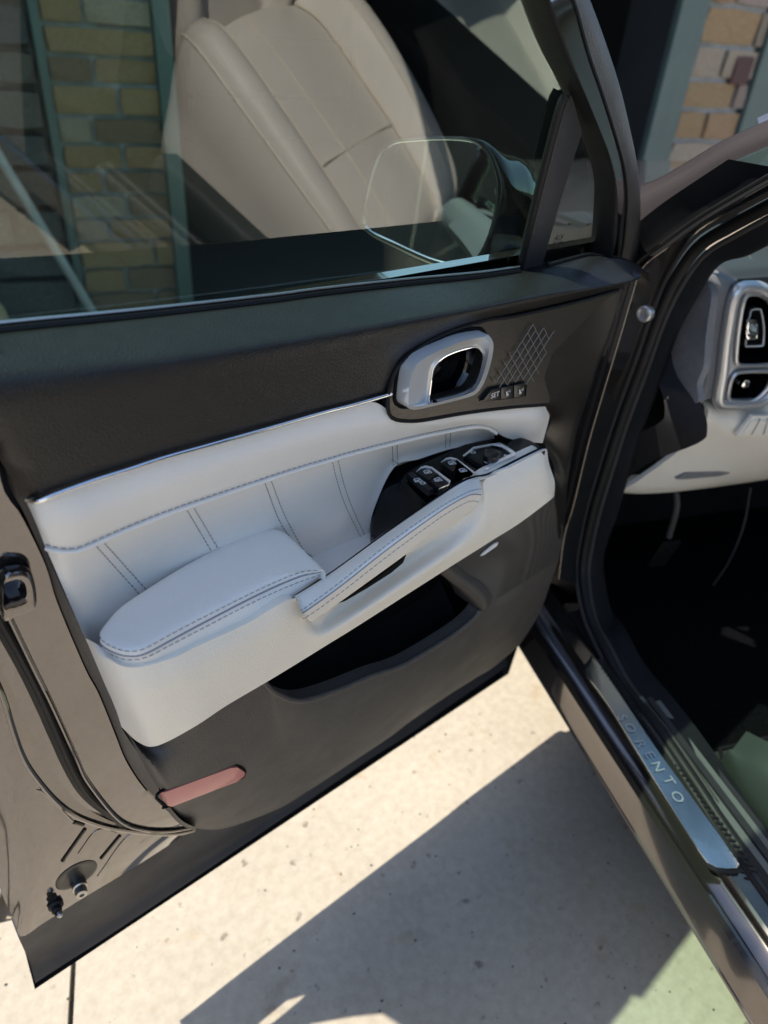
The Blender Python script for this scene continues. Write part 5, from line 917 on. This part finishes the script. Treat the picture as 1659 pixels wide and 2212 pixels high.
# ---- seat
SEAT = fix(empty('driver_seat', car(-.85, .46, .34))); SEAT.parent = CAR; SEAT.location = WL['driver_seat']-WL['car']
SB = .46
def back_loop(z, w, d, t, lean):
    a0 = -1.05-(z-.62)*lean
    pts = [(-w*.92, -t), (-w*1.03, -t*.3), (-w*1.0, d*.6), (-w*.90, d), (-w*.76, d*.92), (-w*.66, d*.35), (-w*.60, .002), (-w*.35, .012), (0, .014),
           (w*.35, .012), (w*.60, .002), (w*.66, d*.35), (w*.76, d*.92), (w*.90, d), (w*1.0, d*.6), (w*1.03, -t*.3), (w*.92, -t), (0, -t*1.15)]
    return [car(a0+a, SB+b, z) for b, a in pts]
spec = [(.60, .18, .03, .05, .42), (.70, .20, .06, .07, .42), (.85, .222, .08, .08, .42), (.98, .232, .085, .075, .42), (1.08, .235, .07, .07, .42), (1.17, .225, .045, .06, .42), (1.23, .20, .02, .05, .42), (1.26, .16, .005, .03, .42)]
ring('backrest', [back_loop(*s) for s in spec], M['beige'], SEAT, cap0=True, cap1=True, mode='idx', k=4, m=4, ang=70)
def cush_loop(a, w, d, z):
    pts = [(-w*.95, -.30), (-w*1.06, -.12), (-w*1.08, -.02), (-w*1.03, d*.7), (-w*.93, d), (-w*.80, d*.93), (-w*.70, d*.45), (-w*.64, .004), (-w*.60, -.004), (-w*.3, .01), (0, .014), (w*.3, .01), (w*.60, -.004), (w*.64, .004), (w*.70, d*.45), (w*.80, d*.93), (w*.93, d), (w*1.03, d*.7), (w*1.08, -.02), (w*1.06, -.12), (w*.95, -.30), (0, -.31)]
    return [car(a, SB+b, z+h) for b, h in pts]
cs = ((-1.00, .24, .04, .69), (-.93, .265, .07, .69), (-.80, .272, .075, .655), (-.65, .268, .065, .61), (-.52, .255, .05, .565), (-.455, .235, .03, .535), (-.43, .19, .0, .50))
ring('seat_cushion', [cush_loop(*s) for s in cs], M['beige'], SEAT, cap0=True, cap1=True, mode='idx', k=4, m=4, ang=70)
for sgn in (-1, 1):
    for f, h, wd in ((.62, .002, .004), (.80, .95, .0025), (1.05, .5, .0025)):
        tube('seat_piping', [car(a, SB+sgn*w*f, z+(h if f < .7 else d*h)) for a, w, d, z in cs[:-1]], wd, M['beigep'], SEAT, 40, 6)
tube('seat_seam', [car(a, SB-.06, z+.0135) for a, w, d, z in cs[:-1]], .002, M['beigep'], SEAT, 40, 6)
tube('seat_seam', [car(-.66, SB+b, .613+.014) for b in (-.15, -.07, 0, .07, .15)], .002, M['beigep'], SEAT, 20, 6)
hr = lambda a, w, z: [car(a-.0+dx, SB+b, z) for b, dx in ((-w, -.03), (-w*1.03, .02), (-w*.7, .05), (0, .06), (w*.7, .05), (w*1.03, .02), (w, -.03), (0, -.05))]
ring('headrest', [hr(-1.31, .09, 1.28), hr(-1.325, .12, 1.31), hr(-1.34, .125, 1.38), hr(-1.35, .11, 1.44), hr(-1.355, .07, 1.455)], M['beige'], SEAT, cap0=True, cap1=True, mode='idx', k=4, m=3, ang=70)
for s in (-1, 1): tube('headrest_post', [car(-1.30, SB+s*.05, 1.18), car(-1.32, SB+s*.05, 1.25), car(-1.33, SB+s*.05, 1.33)], .007, M['chrome2'], SEAT, 6)
bmo('seat_side_cover', box_bm(car(-.72, SB-.20, .34), FW, RT, ZA, .50, .03, .10, .01), M['trim2'], SEAT)
# passenger seat silhouettes, simple but shaped
for nb_, bb_ in (('passenger_seat', 1.30),):
    PS = empty('passenger_seat', car(-.85, bb_, .34)); PS.parent = CAR; PS.location = WL['passenger_seat']-WL['car']
    old = SB; SB = bb_
    ring('backrest', [back_loop(*s) for s in spec], M['beige'], PS, cap0=True, cap1=True, mode='idx', k=3, m=2, ang=70)
    ring('seat_cushion', [cush_loop(*s) for s in cs], M['beige'], PS, cap0=True, cap1=True, mode='idx', k=3, m=2, ang=70)
    SB = old
# ---- dashboard
DSH = cbox('dashboard', .06, .55, .16, 1.72, .86, 1.03, M['dash'], CAR, .02)
def dq(*a, **k): return patch(*a, parent=DSH, **k)
plate('dash_end_cap', kc('cap'), RT*.012, M['cap'], DSH, .003, 70)
r0, r1, r2 = kc('roll0'), kc('roll1'), kc('roll2')
dq('dash_roll', [r0, [a.lerp(b, .5)-FW*.008-RT*.004 for a, b in zip(r0, r1)], r1, [a.lerp(b, .5)-FW*.006 for a, b in zip(r1, r2)], r2], M['cap'], mode='idx', n=5, m=4, skirt=FW*.03)
tube('dash_seam', [p-FW*.002-RT*.002 for p in r0], .0014, M['silver'], DSH, 60, 6)
vo, v1, v2 = kc('vo'), kc('v1'), kc('v2')
vof = [p-FW*.012 for p in rlen(scaled(vo, .985), 60, True)]
v1f = [p-FW*.008 for p in rlen(v1, 40, True)]; v2f = [p-FW*.008 for p in rlen(v2, 40, True)]
annulus('vent_frame', vof, [v1f, v2f], FW*.02, M['silver'], DSH, 0)
tube('vent_frame_edge', [p+FW*.000 for p in vof], .011, M['silver'], DSH, 80, 12, closed=True)
for v_ in (v1, v2):
    tube('vent_rim', [p-FW*.012 for p in v_], .0035, M['silver'], DSH, 60, 8, closed=True)
    ring('vent_well', [[p-FW*.010 for p in v_], [p+FW*.004 for p in scaled(v_, .95)], [p+FW*.05 for p in scaled(v_, .75)]], M['gloss'], DSH, 50, cap1=True)
ring('air_vent', [kc('v1s'), scaled(kc('v1s'), 1.0, -FW*.012), scaled(kc('v1s'), .86, -FW*.014), scaled(kc('v1s'), .8, FW*.012)], M['trim2'], DSH, 40, cap1=True)
tube('vent_chrome', scaled(kc('v1s'), .97, -FW*.015), .0015, M['chrome'], DSH, 50, 6, closed=True)
vs_ = bmesh.new(); q1 = kc('v1s')
for i in range(5):
    t = (i+.5)/5; a_ = q1[0].lerp(q1[3], t); b_ = q1[7].lerp(q1[5], t); tube_bm([a_, a_.lerp(b_, .5), b_], .0018, 6, vs_)
bmo('vent_vanes', vs_, M['gloss'], DSH)
plate('vent_knob', kc('v1k'), FW*.02, M['chrome2'], DSH, .003, 30)
plate('vent_knob', kc('v2k'), FW*.02, M['chrome2'], DSH, .003, 20)
plate('vent_blade', kc('v2s'), FW*.02, M['cap'], DSH, .002)
kn = [kc('knee%d' % i) for i in range(4)]
dq('knee_panel', [[p+FW*.05+V((0, 0, .01)) for p in kn[0]], kn[0], kn[1], kn[2], kn[3], [p+FW*.06 for p in kn[3]]], M['beigep'], n=40, m=4, skirt=FW*.01)
plate('knee_panel_slot', kc('kn_slot'), FW*.01, M['cap'], DSH, .001)
plate('button_bank', scaled(kc('kn_btn'), 1.0, -FW*.004), FW*.008, M['beigep'], DSH, .002)
for i in range(3):
    q = [kc('kn_btn')[k] for k in range(4)]
    t0, t1 = .04+i*.3, .30+i*.3
    plate('dash_button', [q[0].lerp(q[3], t0+.02).lerp(q[1].lerp(q[2], t0), .14)-FW*.007, q[0].lerp(q[3], t0+.02).lerp(q[1].lerp(q[2], t0), .8)-FW*.007, q[0].lerp(q[3], t1).lerp(q[1].lerp(q[2], t1), .8)-FW*.007, q[0].lerp(q[3], t1).lerp(q[1].lerp(q[2], t1), .14)-FW*.007], FW*.004, M['beigep'], DSH, .001)
    tube('dash_button_gap', [q[0].lerp(q[3], t1+.02).lerp(q[1].lerp(q[2], t1+.02), .1)-FW*.006, q[0].lerp(q[3], t1+.02).lerp(q[1].lerp(q[2], t1+.02), .9)-FW*.006], .0008, M['cap'], DSH, 4, 4)
# kick panel: dark side below the dash
ck = [(0.03, 1.02), (-.03, .93), (-.10, .90), (-.13, .87), (-.12, .84), (-.02, .74), (.03, .64), (.05, .45), (.07, .35)]
cp('kick_panel', [[car(a+.07, .085, z) for a, z in ck], [car(a, .115, z) for a, z in ck]], M['trim2'], mode='idx', n=4, m=2, skirt=None)
# dash top and side window vent
cp('dash_top', [[car(.05, .15, 1.045), car(.05, .5, 1.055), car(.05, 1.7, 1.055)], [car(.10, .12, 1.062), car(.1, .5, 1.075), car(.1, 1.72, 1.07)], [car(.36, .12, 1.075), car(.4, .5, 1.08), car(.42, 1.72, 1.07)]], M['dash'], n=20, m=4, skirt=V((0, 0, -.03)))
sv = kc('svent'); tube('demister_vent', sv, .003, M['dash'], DSH, 30, 8, closed=True)
dv = bmesh.new()
for i in range(7):
    t = (i+.5)/7; a_ = sv[0].lerp(sv[3], t); b_ = sv[1].lerp(sv[2], t); tube_bm([a_, a_.lerp(b_, .5), b_], .0022, 6, dv)
bmo('demister_slats', dv, M['dash'], DSH)
plate('demister_well', scaled(sv, .95, FW*.003-V((0, 0, .002))), FW*.01, M['dark'], DSH, 0)
cp('a_pillar_lining', [kc('apt0'), [a.lerp(b, .5)-FW*.01+RT*.005 for a, b in zip(kc('apt0'), kc('apt1'))], kc('apt1')], M['fabric'], n=20, m=4, skirt=FW*.02)
bmo('instrument_hood', box_bm(car(.16, .56, 1.10), FW, RT, ZA, .2, .36, .08, .03), M['dash'], DSH)
# pedals and loose cable under the dash
tube('pedal_arm', [car(.10, .30, .62), car(.06, .30, .58), car(.05, .30, .50)], .006, M['trim'], CAR, 8)
plate('pedal', [car(.03, .28, .50), car(.03, .32, .50), car(.05, .32, .42), car(.05, .28, .42)], FW*.01, M['rubber'], CAR, .003)
tube('hanging_cable', [car(-.02, .385, .66), car(-.04, .385, .58), car(-.05, .375, .50), car(-.05, .36, .44)], .0025, M['trim2'], CAR, 14)
tube('steering_column', [car(.0, .46, .95), car(-.12, .46, .99), car(-.2, .46, 1.02)], .035, M['trim2'], CAR, 6, 14)
wl = [car(-.22+.13*math.sin(t)*.35, .46+.185*math.cos(t), 1.02+.18*math.sin(t)) for t in [i*6.28318/24 for i in range(24)]]
tube('steering_wheel', wl, .014, M['soft'], CAR, 60, 10, closed=True)
plate('steering_hub', [car(-.22+.13*math.sin(t)*.12, .46+.065*math.cos(t), 1.02+.055*math.sin(t)) for t in [i*6.28318/12 for i in range(12)]], FW*.03, M['soft'], CAR, .006)
# ---- body: roof, bonnet, wing, windscreen, rear
cp('bonnet', [[car(.30, .03, 1.075), car(.32, .25, 1.10), car(.36, .9, 1.12), car(.32, 1.6, 1.10), car(.30, 1.86, 1.07)], [car(.8, .02, 1.045), car(.8, .25, 1.08), car(.8, .9, 1.095), car(.8, 1.6, 1.08), car(.8, 1.86, 1.045)],
                [car(1.25, .05, .99), car(1.28, .25, 1.03), car(1.32, .9, 1.045), car(1.28, 1.6, 1.03), car(1.25, 1.84, .99)], [car(1.45, .12, .88), car(1.5, .3, .90), car(1.55, .9, .91), car(1.5, 1.6, .90), car(1.45, 1.78, .88)]], M['paint'], n=40, m=6, skirt=V((0, 0, -.02)))
cp('front_wing', [[car(.10, -.01, 1.13), car(.22, .0, 1.09), car(.5, .005, 1.07), car(.9, .01, 1.04), car(1.25, .04, .985)], [car(.06, -.03, .98), car(.25, -.035, .96), (car(.5, -.04, .95)), car(.9, -.03, .93), car(1.4, .05, .88)],
                    [car(.07, -.045, .70), car(.25, -.05, .72), car(.5, -.05, .80), car(1.0, -.04, .78), car(1.5, .08, .70)], [car(.08, -.03, .25), car(.24, -.04, .35), car(.45, -.03, .70), car(1.05, -.02, .70), car(1.58, .12, .45)]], M['paint'], mode='idx', n=6, m=6, skirt=RT*.03)
cbox('front_bumper', 1.5, 1.66, .15, 1.75, .25, .85, M['paint'], CAR, .05)
bm = bmesh.new(); wsP = [car(.27, .10, 1.10), car(.34, .5, 1.12), car(.36, .95, 1.125), car(.34, 1.4, 1.12), car(.27, 1.80, 1.10), car(-.72, 1.62, 1.62), car(-.68, .95, 1.65), car(-.72, .26, 1.62)]
grid_bm(rows_of([[wsP[0], wsP[1], wsP[2], wsP[3], wsP[4]], [wsP[7], wsP[7].lerp(wsP[6], .5), wsP[6], wsP[6].lerp(wsP[5], .5), wsP[5]]], 'len', 16, 4), None, bm)
bmo('windscreen', bm, M['glass2'], CAR)
tube('wiper_arm', [car(.36, .25, 1.125), car(.33, .6, 1.14), car(.32, .95, 1.142)], .006, M['clad'], CAR, 10)
cp('cowl', [[car(.25, .06, 1.09), car(.34, .6, 1.105), car(.36, .95, 1.11), car(.25, 1.84, 1.09)], [car(.36, .06, 1.085), car(.43, .6, 1.10), car(.45, .95, 1.105), car(.36, 1.84, 1.085)]], M['clad'], n=16, m=1, skirt=V((0, 0, -.03)))
cp('a_pillar_upper', [[car(-.15, .0, 1.30), car(-.45, .10, 1.48), car(-.72, .20, 1.61), car(-1.2, .25, 1.67), car(-2.4, .27, 1.64)], [car(-.20, -.02, 1.28), car(-.47, .07, 1.44), car(-.74, .16, 1.56), car(-1.2, .19, 1.61), car(-2.4, .22, 1.58)], [car(-.21, .03, 1.26), car(-.47, .10, 1.42), car(-.74, .18, 1.54), car(-1.2, .21, 1.59), car(-2.4, .24, 1.56)]], M['paint'], n=30, m=3, skirt=V((0, 0, -.0)))
cp('roof', [[car(-.70, .20, 1.625), car(-.68, .95, 1.66), car(-.70, 1.68, 1.625)], [car(-1.3, .22, 1.665), car(-1.3, .95, 1.70), car(-1.3, 1.66, 1.665)], [car(-2.3, .24, 1.65), car(-2.3, .95, 1.69), car(-2.3, 1.64, 1.65)], [car(-2.9, .28, 1.58), car(-2.9, .95, 1.62), car(-2.9, 1.6, 1.58)]], M['paint'], n=16, m=4, skirt=V((0, 0, -.05)))
cp('headliner', [[car(-.75, .22, 1.58), car(-.75, 1.66, 1.58)], [car(-2.85, .26, 1.55), car(-2.85, 1.62, 1.55)]], M['fabric'], n=4, m=1, skirt=None)
cp('b_pillar', [[car(-1.02, .0, .43), car(-1.02, -.0, .8), car(-1.04, .01, 1.1), car(-1.10, .20, 1.58)], [car(-1.12, -.03, .43), car(-1.14, -.04, .8), car(-1.14, -.03, 1.1), car(-1.16, .18, 1.58)], [car(-1.24, -.03, .43), car(-1.26, -.04, .8), car(-1.22, -.03, 1.1), car(-1.22, .18, 1.58)]], M['gloss'], n=14, m=2, skirt=RT*.06)
rd = cp('rear_door', [[car(-1.14, -.03, .22), car(-1.14, -.055, .5), car(-1.14, -.06, .8), car(-1.14, -.03, 1.08)], [car(-1.6, -.03, .22), car(-1.6, -.06, .5), car(-1.6, -.065, .8), car(-1.6, -.03, 1.09)], [car(-2.15, -.03, .50), car(-2.1, -.06, .62), (car(-2.05, -.065, .8)), car(-2.1, -.03, 1.11)]], M['paint'], mode='idx', n=5, m=5, skirt=RT*.04)
bm = bmesh.new(); bm.faces.new([bm.verts.new(p) for p in (car(-1.22, -.02, 1.09), car(-2.1, -.02, 1.12), car(-2.2, .14, 1.5), car(-1.24, .17, 1.54))]); bmo('rear_door_glass', bm, M['glass'], CAR, False)
cp('rear_wing', [[car(-2.1, -.03, 1.11), car(-2.6, -.02, 1.13), car(-3.05, .06, 1.14)], [car(-2.08, -.065, .8), car(-2.6, -.06, .85), car(-3.15, .05, .85)], [car(-2.2, -.04, .62), car(-2.7, -.04, .62), car(-3.15, .08, .4)]], M['paint'], n=14, m=4, skirt=RT*.04)
cbox('tailgate', -3.2, -3.1, .1, 1.8, .4, 1.15, M['paint'], CAR, .03)
cbox('rear_window', -3.08, -3.05, .2, 1.7, 1.15, 1.6, M['gloss'], CAR)
for a0, a1 in ((.0, -1.15), (-1.17, -2.3)):
    cbox('far_door', a1, a0, 1.84, 1.90, .25, 1.08, M['paint'], CAR, .02)
cbox('far_window', -2.3, -.1, 1.74, 1.745, 1.08, 1.56, M['gloss'], CAR)
cbox('far_wing', 0.02, 1.45, 1.84, 1.89, .70, 1.05, M['paint'], CAR, .02)
cbox('firewall', .30, .34, .05, 1.8, .3, 1.06, M['matte'], CAR)
cbox('rear_bench', -2.1, -1.65, .3, 1.6, .4, .75, M['beige'], CAR, .05)
cbox('centre_console', -.9, -.02, .76, 1.02, .35, .74, M['trim2'], CAR, .03)
cbox('underbody', -2.95, 1.2, .12, 1.75, .2, .29, M['dark'], CAR)
for a in (.78, -2.3):
    for b0 in (.02, 1.64):
        WH = empty('wheel', car(a, b0+.1, .34)); WH.parent = CAR; WH.location = WL[WH.name]-WL['car']
        sgn = -1 if b0 < 1 else 1; c0 = car(a, b0+.1, .34); ax = RT*sgn
        lps = lambda pr: [[c0+ax*h+(FW*math.cos(6.28318*i/32)+ZA*math.sin(6.28318*i/32))*r for i in range(32)] for r, h in pr]
        ring('tyre', lps([(.24, -.1), (.33, -.1), (.34, -.08), (.34, .08), (.33, .105), (.25, .11), (.245, .09)]), M['rubber'], WH, mode='idx', k=1, ang=35)
        ring('rim', lps([(.245, .09), (.235, .10), (.22, .06), (.10, .05), (.06, .08)]), M['silver'], WH, cap1=True, mode='idx', k=1, ang=35)
